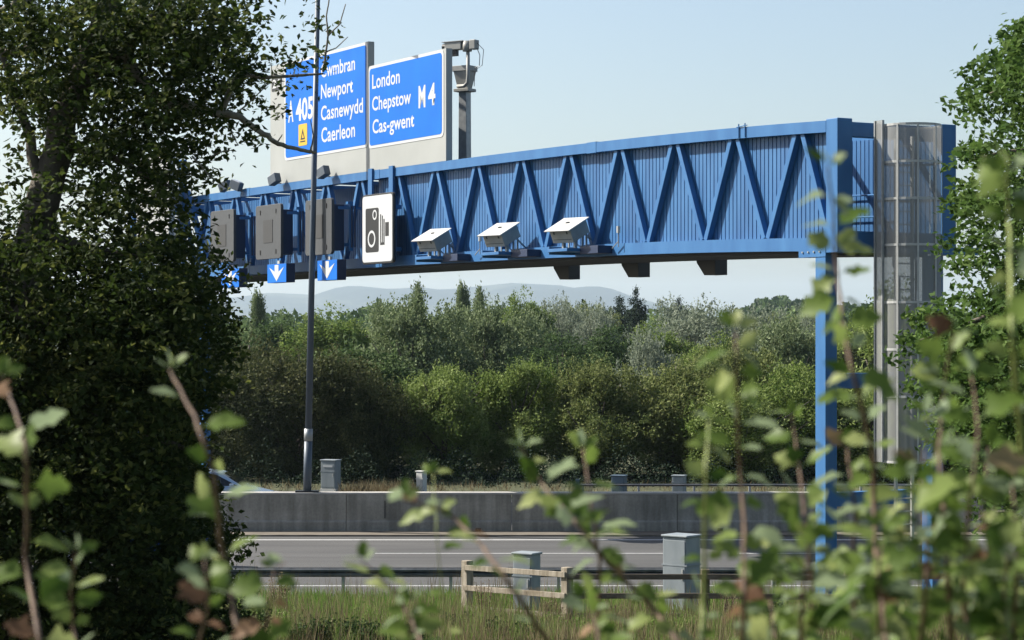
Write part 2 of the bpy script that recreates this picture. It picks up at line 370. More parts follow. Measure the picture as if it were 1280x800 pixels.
for t_ in (9.9, 22.0, 31.7):
    MB().box(-t_-.22, -t_+.22, -.008, .27, zt(t_)-.262, zt(t_)+.012).build('splice_plate', M['blue'], gan)
    MB().box(-t_-.22, -t_+.22, -.008, .27, zb(t_)-.012, zb(t_)+.302).build('splice_plate', M['blue'], gan)
# splice stiffeners and the far frame mast
for px in (463, 489):
    X, z = PG(px, 240, -.05); MB().box(X-.13, X+.13, -.07, -.006, zt(-X)-.75, zt(-X)+.06).build('splice_stiffener', M['blue'], gan)
X, z = PG(232, 200, 0); MB().box(X-.16, X+.16, -.2, -.02, zb(-X)-.1, z).build('far_mast', M['blue'], gan)
X2, z2 = PG(262, 325, 0); X1, z1 = PG(238, 240, 0)
MB().beam((X1, -.12, z1), (X2, -.12, z2), .16, .2).build('diagonal', M['blue'], gan)
X, z = PG(934, 156, .13)
MB().tube([(X-.12,-.02,z-.30),(X-.12,-.02,z+.02)],.015,6).tube([(X+.12,-.02,z-.30),(X+.12,-.02,z+.02)],.015,6).tube([(X-.2,-.02,z-.05),(X+.2,-.02,z-.03)],.012,6).build('lifting_frame', M['blue'], gan)

# ------------------------------------------------------------------ direction sign
def text_mesh(body, bold=.0):
    c = bpy.data.curves.new('lettering', 'FONT'); c.body = body; c.size = 1; c.extrude = .0; c.offset = bold; c.resolution_u = 4; c.space_character = 1.02
    o = bpy.data.objects.new('lettering', c); sc.collection.objects.link(o)
    dg = bpy.context.evaluated_depsgraph_get(); me = bpy.data.meshes.new_from_object(o.evaluated_get(dg))
    bpy.data.objects.remove(o); bpy.data.curves.remove(c); return me
_m = text_mesh('H', .02); CAP = max(v.co.y for v in _m.vertices)
def lettering(body, x0, x1, zbase, cap, y, m, parent, off, bold=.02):
    me = text_mesh(body, bold); xs = [v.co.x for v in me.vertices]; a, b_ = min(xs), max(xs)
    for v in me.vertices:
        v.co = Vector((x0+(v.co.x-a)/(b_-a)*(x1-x0), y, zbase+v.co.y/CAP*cap))-Vector(off)
    me.materials.clear(); me.materials.append(m); o = bpy.data.objects.new('lettering', me); link(o, parent)
    return o
So = 0.0                         # sign face set-back
def sgn_pt(px, py): return PG(px, py, So)
xl, _ = sgn_pt(338, 150); xr_, _ = sgn_pt(555, 150); xm, _ = sgn_pt(460.5, 150); xbl, _ = sgn_pt(356, 150)
zR = sgn_pt(554, 61)[1]; zL = sgn_pt(459, 52)[1]
def sign_root(x0, x1, label):
    B = ((x0+x1)/2, So, zt(-(x0+x1)/2)); r = empty('direction_sign', GW(*B), GROT); tag(r, label, 'road sign'); return r, B
def board_poly(x0, x1, top):
    n = 8; lo = [(x0+(x1-x0)*k/n, zt(-(x0+(x1-x0)*k/n))+.003) for k in range(n+1)]
    return lo+[(x1, top), (x0, top)]
def direction_panel(root, B, x0, x1, z0, z1):
    MB().prism(rr(x0, z0, x1, z1, .16), So-.012, So-.001).build('frame', M['white'], root, B)
    MB().prism(rr(x0+.10, z0+.085, x1-.10, z1-.085, .12), So-.018, So-.0125).build('panel', M['signblue'], root, B)
zbotL = sgn_pt(459, 184)[1]; zbotR = sgn_pt(553, 171)[1]
# left board
r, B = sign_root(xl, xm, 'left blue and white sign reading A 4051 Newport Casnewydd Caerleon, above the gantry')
MB().prism(board_poly(xl, xm-.004, zL), So, So+.2).build('backing_board', M['ali'], r, B)
for k in range(6):
    X = xl+.3+k*(xm-xl-.6)/5; MB().box(X-.05, X+.05, So+.203, So+.32, zt(-X), zL-.1).build('stiffener', M['galv'], r, B)
direction_panel(r, B, xbl, xm-.01, zbotL, zL-.01)
y = So-.021
def word(body, pl, pr, r, B, cap_px=None, m=M['white'], bold=.016, yy=None):
    """pl = (x, top, base) of the first letter in the photo, pr = right end x"""
    x0, z0 = sgn_pt(pl[0], pl[2]); _, z1 = sgn_pt(pl[0], pl[1]); x1, _ = sgn_pt(pr, pl[2])
    return lettering(body, x0, x1, z0, z1-z0, yy or y, m, r, B, bold)
word('Cwmbran', (402, 80, 97), 444.5, r, B); word('Newport', (402, 106, 123.5), 442, r, B)
word('Casnewydd', (402, 133, 150.5), 454.5, r, B); word('Caerleon', (402.5, 160, 178), 444.5, r, B)
word('A', (361, 127, 152.5), 367.5, r, B, bold=.03); word('4051', (370.5, 125, 151), 397.5, r, B, bold=.03)
x0, z1 = sgn_pt(374, 156); x1, z0 = sgn_pt(384.7, 181)
MB().prism(rr(x0, z0, x1, z1, .05), y-.004, y+.002).build('yellow_patch', M['yellow'], r, B)
cxp = (x0+x1)/2; hh = (z1-z0); tri = [(cxp-.17, z0+hh*.28), (cxp+.17, z0+hh*.28), (cxp, z0+hh*.78)]
c0 = Vector((cxp, z0+hh*.43)); inn = [tuple(c0+(Vector(p)-c0)*.5) for p in tri]
MB().ring(tri, inn, y-.008, y-.005).box(cxp-.19, cxp+.19, y-.008, y-.005, z0+hh*.16, z0+hh*.22).build('symbol', M['black'], r, B)
x0, z1 = sgn_pt(340, 98); x1, z0 = sgn_pt(352, 112)
MB().prism(rr(x0, z0, x1, z1, .04), So-.012, So-.001).build('junction_plate', M['black'], r, B)
lettering('26', x0+.07, x1-.07, z0+.1, (z1-z0)*.62, So-.015, M['white'], r, B)
# right board
r, B = sign_root(xm, xr_, 'right blue and white sign reading London Chepstow Cas-gwent M 4, above the gantry')
MB().prism(board_poly(xm+.004, xr_+.12, zR), So, So+.2).build('backing_board', M['ali'], r, B)
for k in range(5):
    X = xm+.3+k*(xr_-xm-.6)/4; MB().box(X-.05, X+.05, So+.203, So+.32, zt(-X), zR-.1).build('stiffener', M['galv'], r, B)
direction_panel(r, B, xm+.01, xr_, zbotR, zR-.01)
word('London', (466, 93.5, 111), 500.5, r, B); word('Chepstow', (466, 121.5, 138.5), 514.5, r, B); word('Cas-gwent', (466.5, 150, 167), 518.5, r, B)
word('M', (524, 108, 134.5), 532.5, r, B, bold=.03); word('4', (536, 105.5, 131.5), 545, r, B, bold=.03)

# ------------------------------------------------------------------ lane signals with arrow plates
names = [('leftmost grey lane signal, its lower corner behind the oak leaves', 'leftmost blue arrow plate, half hidden by oak leaves'),
         ('middle grey lane signal just left of the lamp column', 'blue plate with white down arrow just left of the lamp column'),
         ('grey lane signal crossed by the lamp column', 'blue plate with white down arrow just right of the lamp column')]
SIG = [((263, 261, 292, 330), (277, 335, 299, 361)), ((319.5, 254, 351, 326), (334.5, 329, 358, 355)), ((381.5, 247, 414.5, 321), (397, 324, 421.5, 352))]
for (lab, labA), (a, ar) in zip(names, SIG):
    o = -.95; x0, z0 = PG(a[0], a[3]-1, o); x1, _ = PG(a[2], a[3], o); z1 = PG(a[2], a[1], o)[1]
    zc = .5*(z0+z1); B = ((x0+x1)/2, o, zc); r = empty('lane_signal', GW(*B), GROT); tag(r, lab, 'traffic signal', 'lane signals on the gantry')
    MB().prism(rr(x0, z0, x1, z1, .12), o, o+.10).build('face', M['matrix'], r, B, bevel=.01)
    MB().box(x0+.12, x1-.12, o+.102, o+.48, z0+.12, z1-.18).build('housing', M['navy'], r, B, bevel=.02)
    xm_, zm_ = (x0+x1)/2, zc; ww, hh = (x1-x0), (z1-z0)
    MB().box(xm_-ww*.18, xm_+ww*.18, o-.012, o-.001, zm_-hh*.2, zm_+hh*.22).build('display', M['matrixd'], r, B)
    for sx in (-1, 1):
        for sz in (-1, 1): MB().box(xm_+sx*ww*.31-.025, xm_+sx*ww*.31+.025, o-.016, o-.001, zm_+sz*hh*.37-.07, zm_+sz*hh*.37+.07).build('slot', M['black'], r, B)
    pcs = [(x1+.02, x1+.12, o+.2, o+.94, z1-.34, z1-.26), (x1+.04, x1+.14, o+.55, o+.65, z0+.1, z1-.1), (x1+.145, x1+.3, o+.4, o+.5, z1-.2, z1-.12)]
    for X in (x0+.35, x1-.35):
        pcs += [(X-.06, X+.06, o+.483, o+.95, z1-.30, z1-.2), (X-.06, X+.06, o+.483, o+.95, z0+.25, z0+.35)]
    for q6 in pcs: MB().box(*q6).build('bracket', M['blue'], r, B)
    for k in range(2): MB().tube([(x1+.15+.2*k, o+.6, z0+.2), (x1+.15+.2*k, o+.6, z1-.25)], .03, 6).build('cable', M['navy'], r, B)
    # arrow plate
    x0, z0 = PG(ar[0], ar[3]-1, o); x1, _ = PG(ar[2], ar[3], o); z1 = PG(ar[2], ar[1], o)[1]
    B = ((x0+x1)/2, o, z1); r = empty('arrow_sign', GW(*B), GROT); tag(r, labA, 'road sign', 'lane arrow plates under the signals')
    MB().box(x0, x1, o, o+.30, z0, z1).build('case', M['navy'], r, B, bevel=.008)
    MB().box(x0+.005, x1-.005, o-.008, o-.001, z0+.005, z1-.005).build('panel', M['signblue'], r, B)
    X, ww, hh = (x0+x1)/2, x1-x0, z1-z0; s_ = ww*.5
    pts = [(X, z0+hh*.08), (X+s_*.78, z1-hh*.18), (X+s_*.20, z1-hh*.42), (X+s_*.20, z1-hh*.06), (X-s_*.20, z1-hh*.06), (X-s_*.20, z1-hh*.42), (X-s_*.78, z1-hh*.18)]
    MB().prism(pts, o-.014, o-.009).build('arrow', M['white'], r, B)
    MB().box(X-.08, X+.08, o+.05, o+.12, z1, z1+.10).build('hanger', M['galvl'], r, B)

# ------------------------------------------------------------------ camera symbol sign
o = -.45; x0, z0 = PG(452.5, 331, o); x1, _ = PG(491.5, 329, o); z1 = PG(491.5, 239.5, o)[1]
B = ((x0+x1)/2, o, (z0+z1)/2); r = empty('camera_sign', GW(*B), GROT); tag(r, 'tall white sign with black camera symbol on the gantry front', 'road sign')
MB().prism(rr(x0, z0, x1, z1, .14), o, o+.09).build('case', M['black'], r, B, bevel=.01)
MB().prism(rr(x0+.05, z0+.06, x1-.05, z1-.05, .11), o-.008, o-.001).build('panel', M['white'], r, B)
ww, hh = x1-x0, z1-z0
def q(u, v): return (x0+u*ww, z0+v*hh)
u0, v0 = q(.13, .17); u1, v1 = q(.55, .80)
MB().prism(rr(u0, v0, u1, v1, .07), o-.014, o-.009).build('symbol', M['black'], r, B)
def ell(cu, cv, rx, rz, n=28): 
    c = q(cu, cv); return [(c[0]+rx*math.cos(2*math.pi*k/n), c[1]+rz*math.sin(2*math.pi*k/n)) for k in range(n)]
MB().ring(ell(.33, .36, .25, .25), ell(.33, .36, .18, .18), o-.020, o-.015).ring(ell(.43, .70, .14, .15), ell(.43, .70, .09, .10), o-.020, o-.015).build('symbol', M['white'], r, B)
g = MB()
for (ua, ub, va, vb) in ((.60,.625,.30,.70), (.655,.68,.30,.68), (.705,.735,.30,.63), (.60,.735,.265,.30), (.76,.87,.385,.58)):
    a = q(ua, va); b_ = q(ub, vb); g.box(a[0], b_[0], o-.014, o-.009, a[1], b_[1])
g.build('symbol', M['black'], r, B)
for v in (.2, .8): MB().box(x0+.25, x1-.35, o+.092, o+.448, z0+v*hh-.06, z0+v*hh+.06).build('bracket', M['blue'], r, B)
MB().box(x1-.3, x1-.2, o+.092, o+.2, z0+.1, z1-.1).build('bracket', M['blue'], r, B)

# ------------------------------------------------------------------ speed cameras
heading = math.atan2(-.714, -.70)
def speed_camera(px, py, label, k):
    X, z = PG(px, py, -.45); base = GW(X, -.45, z); r = empty('speed_camera', base, 0); tag(r, label, 'speed camera', 'speed cameras on the gantry')
    Hh = Vector((math.cos(heading), math.sin(heading), 0)); p = R(26)
    a = Hh*math.cos(p)+Vector((0,0,-math.sin(p))); s_ = Vector((0,0,1)).cross(Hh).normalized(); u = a.cross(s_).normalized()
    if u.z < 0: u = -u
    c = Vector((0,0,.42))
    MB().obox(c, a*.33, s_*.35, u*.18).build('housing', M['boxgrey'], r, bevel=.012)
    MB().obox(c+u*.20+a*.03, a*.42, s_*.43, u*.012).build('lid', M['lid'], r, bevel=.004)
    MB().obox(c+u*.222-a*.05-s_*.02, a*.03, s_*.05, u*.008).build('latch', M['black'], r)
    for sgn in (-1, 1): MB().obox(c+a*.334-u*(-.10)+s_*.22*sgn, a*.006, s_*.02, u*.035).build('hinge', M['matrix'], r)
    MB().obox(c+a*.333-u*.08, a*.004, s_*.31, u*.006).build('seam', M['matrix'], r)
    MB().obox(c-s_*.352+a*.05, a*.24, s_*.003, u*.006).build('seam', M['matrix'], r)
    g = MB()
    for sgn in (-1, 1):
        g.obox(c+s_*.2*sgn+Vector((0,0,-.32)), Hh*.04, s_*.03, Vector((0,0,.12)))
    g.build('leg', M['galvl'], r); 
    # triangular side bracket behind
    g = MB(); bk = -Hh*.42+Vector((0,0,.0))
    for sgn in (-1, 1):
        q0 = s_*.3*sgn
        for (p0, p1) in (((-.15,0),(-.62,0)), ((-.15,.42),(-.62,.1)), ((-.62,0),(-.62,.12)), ((-.3,0),(-.3,.34)), ((-.15,0),(-.15,.42))):
            g.tube([q0+Hh*p0[0]+Vector((0,0,p0[1]+.0)), q0+Hh*p1[0]+Vector((0,0,p1[1]+.0))], .025, 4)
    g.build('bracket', M['galv'], r)
    # blue tray cantilevered from the bottom chord, in gantry axes
    rot = Matrix.Rotation(GROT, 3, 'Z'); t_ = MB().box(-.5, .45, -.35, .44, -.10, -.02).box(-.5,-.42,-.35,.44,-.02,.04).box(-.48, -.44, -.34, .44, -.16, -.10)
    t_.v = [tuple(rot @ Vector(v)) for v in t_.v]; t_.build('tray', M['blue'], r, bevel=.006)
    t_ = MB().box(.46, 1.30, .02, .44, -.17, .02); t_.v = [tuple(rot @ Vector(v)) for v in t_.v]; t_.build('shaded_tray_end', M['navy'], r, bevel=.006)  # end block of the tray, its shadow painted in as navy
speed_camera(543, 320, 'leftmost pale grey speed camera, next to the camera sign', 0)
speed_camera(627, 314.5, 'middle pale grey speed camera of three on the gantry', 1)
speed_camera(712, 310, 'rightmost pale grey speed camera on the gantry', 2)
for (px, lab) in ((600, 'small pale aerial between the left and middle speed cameras'), (773, 'small pale aerial right of the rightmost speed camera')):
    X, z = PG(px, 322-(px-600)*.055, -.1); r = empty('aerial', GW(X, -.1, zb(-X)+.29), GROT); tag(r, lab, 'aerial', 'small aerials on the gantry')
    MB().tube([(0,0,-.1),(0,0,.25)], .012, 6).tube([(0,0,.05),(-.28,0,-.12)], .014, 6).build('arm', M['galv'], r)
    MB().tube([(0,0,.25),(0,0,.42)], .05, 8).build('head', M['lid'], r)

# hanging arrow boxes seen from behind, under the back chord
for (px, py, lab) in ((709, 331, 'leftmost black sign box hanging under the gantry'), (795, 329, 'middle black sign box hanging under the gantry'), (890, 325, 'rightmost black sign box hanging under the gantry')):
    o = WID-.1; X, _ = PG(px-6, py, o); z = zb(-X)-.02; B = (X, o, z); r = empty('arrow_sign_box', GW(*B), GROT); tag(r, lab, 'sign box', 'black sign boxes under the gantry')
    MB().prism([(-.42,0),(-.40,-.09),(-.06,-.42),(.42,-.42),(.42,0)], -.05, .33).build('case', M['black'], r)
    MB().prism([(-.50,.06),(-.50,0),(.46,0),(.46,.06)], -.10, .38).build('flange', M['grate'], r)
# floodlights on the top chord
for (px, py, yaw, lab) in ((289, 229, .5, 'floodlight cluster at the far end of the gantry top'), (343, 221, .2, 'floodlight left of the lamp column on the gantry top'), (404, 212, .2, 'floodlight right of the lamp column on the gantry top')):
    X, z = PG(px, py, -.3); B = (X, -.3, zt(-X)); r = empty('floodlight', GW(*B), GROT+yaw); r.scale = (.74,)*3; tag(r, lab, 'floodlight', 'floodlights on the gantry top')
    for (dx, ti) in (((-.35,.4),(.3,-.35)) if px < 300 else ((0,.35),)):
        cs, sn = math.cos(ti), math.sin(ti); ax = Vector((cs*.28,0,sn*.28)); az = Vector((-sn*.2,0,cs*.2))
        MB().obox((dx,0,.16), ax, (0,.16,0), az).build('lamp_head', M['pole'], r, bevel=.02)
        MB().obox(Vector((dx,0,.16))+az*1.06-ax*.1, ax*.8, (0,.13,0), az*.05).build('glass', M['lampglass'], r)
        MB().box(dx-.04, dx+.04, .05, .35, -.02, .03).box(dx-.04,dx+.04,.05,.1,-.02,.12).build('bracket', M['galv'], r)

# ------------------------------------------------------------------ CCTV mast on the gantry
o = 1.9; X, z = PG(581, 115, o); B = (X, o, zb(-X)+.3); r = empty('cctv_mast', GW(*B), R(-32)); tag(r, 'grey square mast topped by a surveillance camera behind the right sign', 'camera mast')
zz = z-B[2]; pxm = (GY+.866*(-X)+.95)/F    # metres per photo pixel there
MB().prism([(-.165,0),(.165,0),(.135,zz),(-.135,zz)], -.13, .13).build('pole', M['galv'], r, bevel=.015)
MB().box(-.26,.26,-.22,.22,zz,zz+.09).add([(-.16,-.14,zz+.09),(.16,-.14,zz+.09),(.16,.14,zz+.09),(-.16,.14,zz+.09),(-.26,-.22,zz+.60),(.26,-.22,zz+.60),(.26,.22,zz+.60),(-.26,.22,zz+.60)], [(0,3,2,1),(4,5,6,7),(0,1,5,4),(1,2,6,5),(2,3,7,6),(3,0,4,7)]).build('control_box', M['boxgrey'], r, bevel=.01)
MB().box(-.29,.29,-.25,.25,zz+.60,zz+.76).build('box_lid', M['boxgrey'], r, bevel=.01)
MB().tube([(-.05,-.32,zz+.14),(.2,-.34,zz+.13),(.32,-.34,zz+.22),(.34,-.34,zz+.45),(.33,-.34,zz+1.15)], .055, 8).build('arm', M['boxgrey'], r, smooth=True)
cc = Vector((.33,-.34,zz+1.30)); hd = Matrix.Rotation(R(0), 3, 'Z')
MB().tube([(cc.x-.02,-.34,cc.z-.16),(cc.x-.02,-.34,cc.z+.14)], .14, 12).build('pan_head', M['boxgrey'], r, smooth=True)
MB().box(cc.x-.75,cc.x-.17,-.46,-.24,cc.z-.10,cc.z+.14).box(cc.x+.12,cc.x+.32,-.46,-.22,cc.z-.12,cc.z+.16).build('camera_body', M['boxgrey'], r, bevel=.02)
MB().box(cc.x-.84,cc.x-.10,-.48,-.22,cc.z+.142,cc.z+.16).build('sunshield', M['lid'], r)
MB().tube([(cc.x-.85,-.35,cc.z+.02),(cc.x-.75,-.35,cc.z+.02)], .10, 10).box(cc.x-.62,cc.x-.36,-.42,-.28,cc.z-.27,cc.z-.103).build('lens', M['black'], r)
MB().tube([(cc.x+.3,-.34,cc.z-.05),(cc.x+.42,-.34,cc.z-.3),(cc.x+.40,-.34,cc.z-.6),(cc.x+.25,-.34,cc.z-.65),(cc.x+.22,-.34,cc.z-1.2)], .012, 5).tube([(cc.x+.3,-.34,cc.z+.08),(cc.x+.55,-.34,cc.z-.15),(cc.x+.5,-.34,cc.z-.6),(cc.x+.3,-.34,cc.z-.7)], .010, 5).build('cable', M['black'], r)

# grey board beyond the far gantry end
Bx = W(195, 425, 80); r = empty('grey_sign_board', (Bx.x, 80, 0), R(-60)); tag(r, 'large grey sign board behind the oak at the far gantry end', 'sign board')
ztop = W(195, 196, 80).z; zbo = W(195, 300, 80).z
MB().box(-1.7, 1.5, -.1, .12, zbo, ztop).build('panel', M['ali'], r)
for X in (-1.1, .9): MB().box(X-.1, X+.1, .123, .32, 0, ztop-.2).build('post', M['galv'], r)

# ------------------------------------------------------------------ caged ladder by the near end
Cc = GW(.75, 1.4, 0); r = empty('caged_ladder', Cc, R(-60)); tag(r, 'caged steel access ladder beside the right end of the gantry', 'ladder')
ztop, zbot, rad = 10.38, 3.2, .62
seg = 28; angs = [2*math.pi*k/seg for k in range(seg)]
g = MB(); g.v = [(rad*math.cos(a), rad*math.sin(a), z) for z in (zbot, ztop) for a in angs]; g.f = [(k, (k+1)%seg, (k+1)%seg+seg, k+seg) for k in range(seg)]
g.build('mesh_screen', M['mesh'], r, smooth=True)
zs_r = [ztop-.01, 9.58, 8.80, 7.82, 6.6, 5.6, 4.6, zbot+.01]
for z in zs_r:
    g = MB(); g.ring([(1.018*rad*math.cos(a), 1.018*rad*math.sin(a)) for a in angs], [(rad*1.002*math.cos(a), rad*1.002*math.sin(a)) for a in angs], -.025, .025)
    g.v = [(v[0], v[2], z+v[1]) for v in g.v]; g.build('hoop', M['galvl'], r)
for k in range(9):
    a = 2*math.pi*(k+.3)/9; c, s_ = math.cos(a), math.sin(a)
    MB().obox((c*rad*1.03, s_*rad*1.03, (ztop+zbot)/2), (c*.006, s_*.006, 0), (-s_*.019, c*.019, 0), (0,0,(ztop-zbot)/2)).build('upright_bar', M['galvl'], r)
MB().obox(Vector((-.27,-.66,(ztop+zbot)/2+.05)), (.11,.0,0), (0,.012,0), (0,0,(ztop-zbot)/2+.05)).build('mesh_door', M['mesh'], r)
g = MB(); g.box(-.42,-.38,-.69,-.63,zbot,ztop+.1).box(-.16,-.14,-.69,-.63,zbot,ztop+.1); g.build('door_frame', M['galv'], r)
for X in (-.225, .225):
    MB().box(-.28, -.22, X-.03, X+.03, .85, ztop-.2).build('stile', M['galvl'], r)
g = MB()
for z in np.arange(1.0, ztop-.3, .28): g.tube([(-.25,-.21,z),(-.25,.21,z)], .016, 6)
g.build('rungs', M['galvl'], r)
MB().box(-.42,-.2,-.3,.3,2.92,3.04).build('landing_bar', M['galvl'], r); MB().box(-.35,-.15,-.26,.26,.82,.88).build('foot_bar', M['galvl'], r)
MB().tube([(-.3,.25,8.0),(-.1,.25,7.3),(-.1,.25,6.9)],.025,6).tube([(-.3,-.25,8.0),(-.3,-.25,7.4),(-.1,-.25,7.1),(-.1,-.25,5.9)],.025,6).build('guide_rail', M['galvl'], r)

# ------------------------------------------------------------------ lamp column on the barrier
p0 = W(384, 612, by+.3); p0.z = 1.19; r = empty('street_lamp', p0); tag(r, 'tall slim grey lamp column standing on the concrete barrier', 'street lamp')
def lp(z): return ((W(397, 0, by+.3).x-p0.x)*z/14.8, 0, z)
MB().tube([lp(.03), lp(1.55)], .125, 16).build('base_section', M['pole'], r, smooth=True)
MB().tube([lp(1.55), lp(1.92)], .132, 16).build('collar', M['galv'], r, smooth=True)
MB().tube([lp(1.92), lp(8), lp(15.2)], [.105, .09, .075], 16).build('pole', M['pole'], r, smooth=True)
MB().box(-.35, .35, -.16, .16, 0, .05).build('flange', M['black'], r)
for sgn in (-1, 1):
    MB().tube([lp(15.1), (lp(15)[0], sgn*.6, 15.5), (lp(15)[0], sgn*1.6, 15.6)], [.06,.05,.045], 10).build('arm', M['pole'], r, smooth=True)
    MB().tube([(lp(15)[0], sgn*1.5, 15.6), (lp(15)[0], sgn*1.8, 15.62), (lp(15)[0], sgn*2.3, 15.6)], [.08,.15,.06], 10).build('lamp_head', M['galv'], r, smooth=True)

# ------------------------------------------------------------------ guard rails
def guard_rail(label, y, x0, x1, ztop, h, step=2.4, ph=0, dark=M['rail']):
    r = empty('guard_rail', (x0, y, 0)); tag(r, label, 'guard rail')
    b = MB(); n = x1-x0
    prof = [(0,ztop),(.0,ztop-.015),(-.06,ztop-.04),(-.06,ztop-h*.38),(0,ztop-h*.5),(-.06,ztop-h*.62),(-.06,ztop-h+.04),(0,ztop-h+.015),(0,ztop-h),(.02,ztop-h),(.02,ztop)]
    k = len(prof); b.add([(0,p[0],p[1]) for p in prof]+[(n,p[0],p[1]) for p in prof], [(i,(i+1)%k,(i+1)%k+k,i+k) for i in range(k)]+[tuple(range(k)), tuple(reversed(range(k,2*k)))])
    b.build('beam', dark, r)
    x = ph
    while x < n:
        MB().box(x, x+.07, .025, .16, 0, ztop-.04).build('post', M['galv'], r); x += step
guard_rail('dark steel guard rail along the grass verge, in front of the road', 49.9, -24, 24, .73, .21, 2.4, 1.0)
guard_rail('thin grey guard rail beyond the far carriageway', 80.5, W(724,0,80.5).x, 34, .64, .10, 2.0, .1, M['rail'])
MB_ = MB().box(-.07,.07,-.05,.05,0,.82); tag(MB_.build('marker_post', M['bluegrey']), 'small blue grey post at the left end of the far guard rail', 'post').location = W(722, 0, 80.2).xy.to_3d()

# ------------------------------------------------------------------ timber fence
fen = empty('timber_fence', (0, 42.3, .2)); tag(fen, 'low weathered timber post and rail fence on the grassy verge', 'fence')
foff = Vector((0, 42.3, .2))
pa = Vector((W(584,0,44.4).x, 44.4, 0)); pb = Vector((W(709,0,42.3).x, 42.3, 0))
def fpost(p, top, m, w_=.085, rz=0):
    c, s_ = math.cos(rz), math.sin(rz)
    MB().obox((p.x, p.y, (top-.1)/2), (c*w_,s_*w_,0), (-s_*w_,c*w_,0), (0,0,(top+.1)/2)).build('post', m, fen, foff, bevel=.012)
ra = math.atan2(pb.y-pa.y, pb.x-pa.x)
fpost(pa, 1.43, M['wood'], rz=ra); fpost(pb, 1.51, M['wood'], rz=ra)
dv = (pb-pa).normalized(); nv = Vector((dv.y, -dv.x, 0))
if nv.y > 0: nv = -nv
def frail(p, q_, z0, z1, m, off_):
    a = Vector((p.x, p.y, z0))+off_; b_ = Vector((q_.x, q_.y, z1))+off_; d = b_-a; n = Vector((d.y, -d.x, 0)).normalized()
    MB().obox((a+b_)/2, d/2, n*.018, Vector((0,0,.052))).build('rail', m, fen, foff, bevel=.006)
for (za, zb_) in ((1.30, 1.38), (.90, .98), (.5, .6)): frail(pa-dv*.0, pb+dv*.06, za, zb_, M['wood'], nv*.11)
px_prev = pb; e = Vector((0, -.11, 0))
for k, (x, dz) in enumerate(((3.65, .0), (6.35, -.02), (9.0, .03), (11.7, .0))):
    p = Vector((x, 42.3-.05*k, 0)); fpost(p, 1.47+dz, M['woodshade'], .08)
    for z in (1.34, .98, .60): frail(px_prev, p, z, z+dz, M['woodshade'], e)
    px_prev = p
p = Vector((-3.4, 45.0, 0))

# ------------------------------------------------------------------ cabinets
def cabinet(name, px, d, ztop, zbase, w_, dp, rz, label, m=M['cab'], plinth=.22, group=None):
    p = W(px, 0, d); r = empty(name, (p.x, d, zbase), R(rz)); tag(r, label, 'cabinet', group); h = ztop-zbase
    MB().box(-w_/2, w_/2, -dp/2, dp/2, plinth, h-.05).build('body', m, r, bevel=.012)
    MB().box(-w_/2-.03, w_/2+.03, -dp/2-.03, dp/2+.03, h-.045, h).build('lid', m, r, bevel=.015)
    MB().box(-w_/2-.02, w_/2+.02, -dp/2-.02, dp/2+.02, -.1, plinth-.004).build('plinth', M['cablight'], r)
    MB().box(-w_/2+.03, w_/2-.03, -dp/2-.014, -dp/2-.002, plinth+.05, h-.10).build('door', m, r, bevel=.006)
    MB().box(w_/2-.10, w_/2-.07, -dp/2-.03, -dp/2-.015, h*.5, h*.62).build('handle', M['galvl'], r)
    MB().box(-w_/2-.012, -w_/2-.002, -dp*.3, -dp*.05, h*.45, h*.85).box(-w_/2-.012, -w_/2-.002, dp*.08, dp*.3, h*.45, h*.85).build('vent', m, r, bevel=.003)
    MB().box(-w_/2-.016, w_/2+.016, -dp/2-.02, dp/2+.016, h*.66-.012, h*.66+.012).build('band', m, r)
    return r
cabinet('roadside_cabinet', 852, 44.4, 1.95, .2, .56, .50, -38, 'large grey roadside cabinet behind the timber fence')
cabinet('roadside_cabinet', 658.5, 44.6, 1.58, .2, .44, .34, -32, 'narrow grey roadside cabinet behind the pale fence rails')
c = cabinet('roadside_cabinet', 413.5, 84, 1.32, .02, .62, .42, -25, 'grey cabinet beyond the barrier beside the lamp column')
MB().box(-.2, .2, -.235, -.226, 1.02, 1.1).build('notice_plate', M['white'], c)
cabinet('roadside_cabinet', 774, 82.5, .83, .02, .5, .35, -20, 'dark blue grey cabinet beyond the barrier in mid picture', m=M['bluegrey'], plinth=.1)
cabinet('roadside_cabinet', 849, 83, .80, .02, .46, .35, -20, 'low pale grey cabinet beyond the barrier, behind the yellow stem', plinth=.1)
cabinet('roadside_cabinet', 527, 84, .90, .02, .32, .25, -35, 'small white cabinet among dry grass beyond the barrier', m=M['cablight'], plinth=.1)

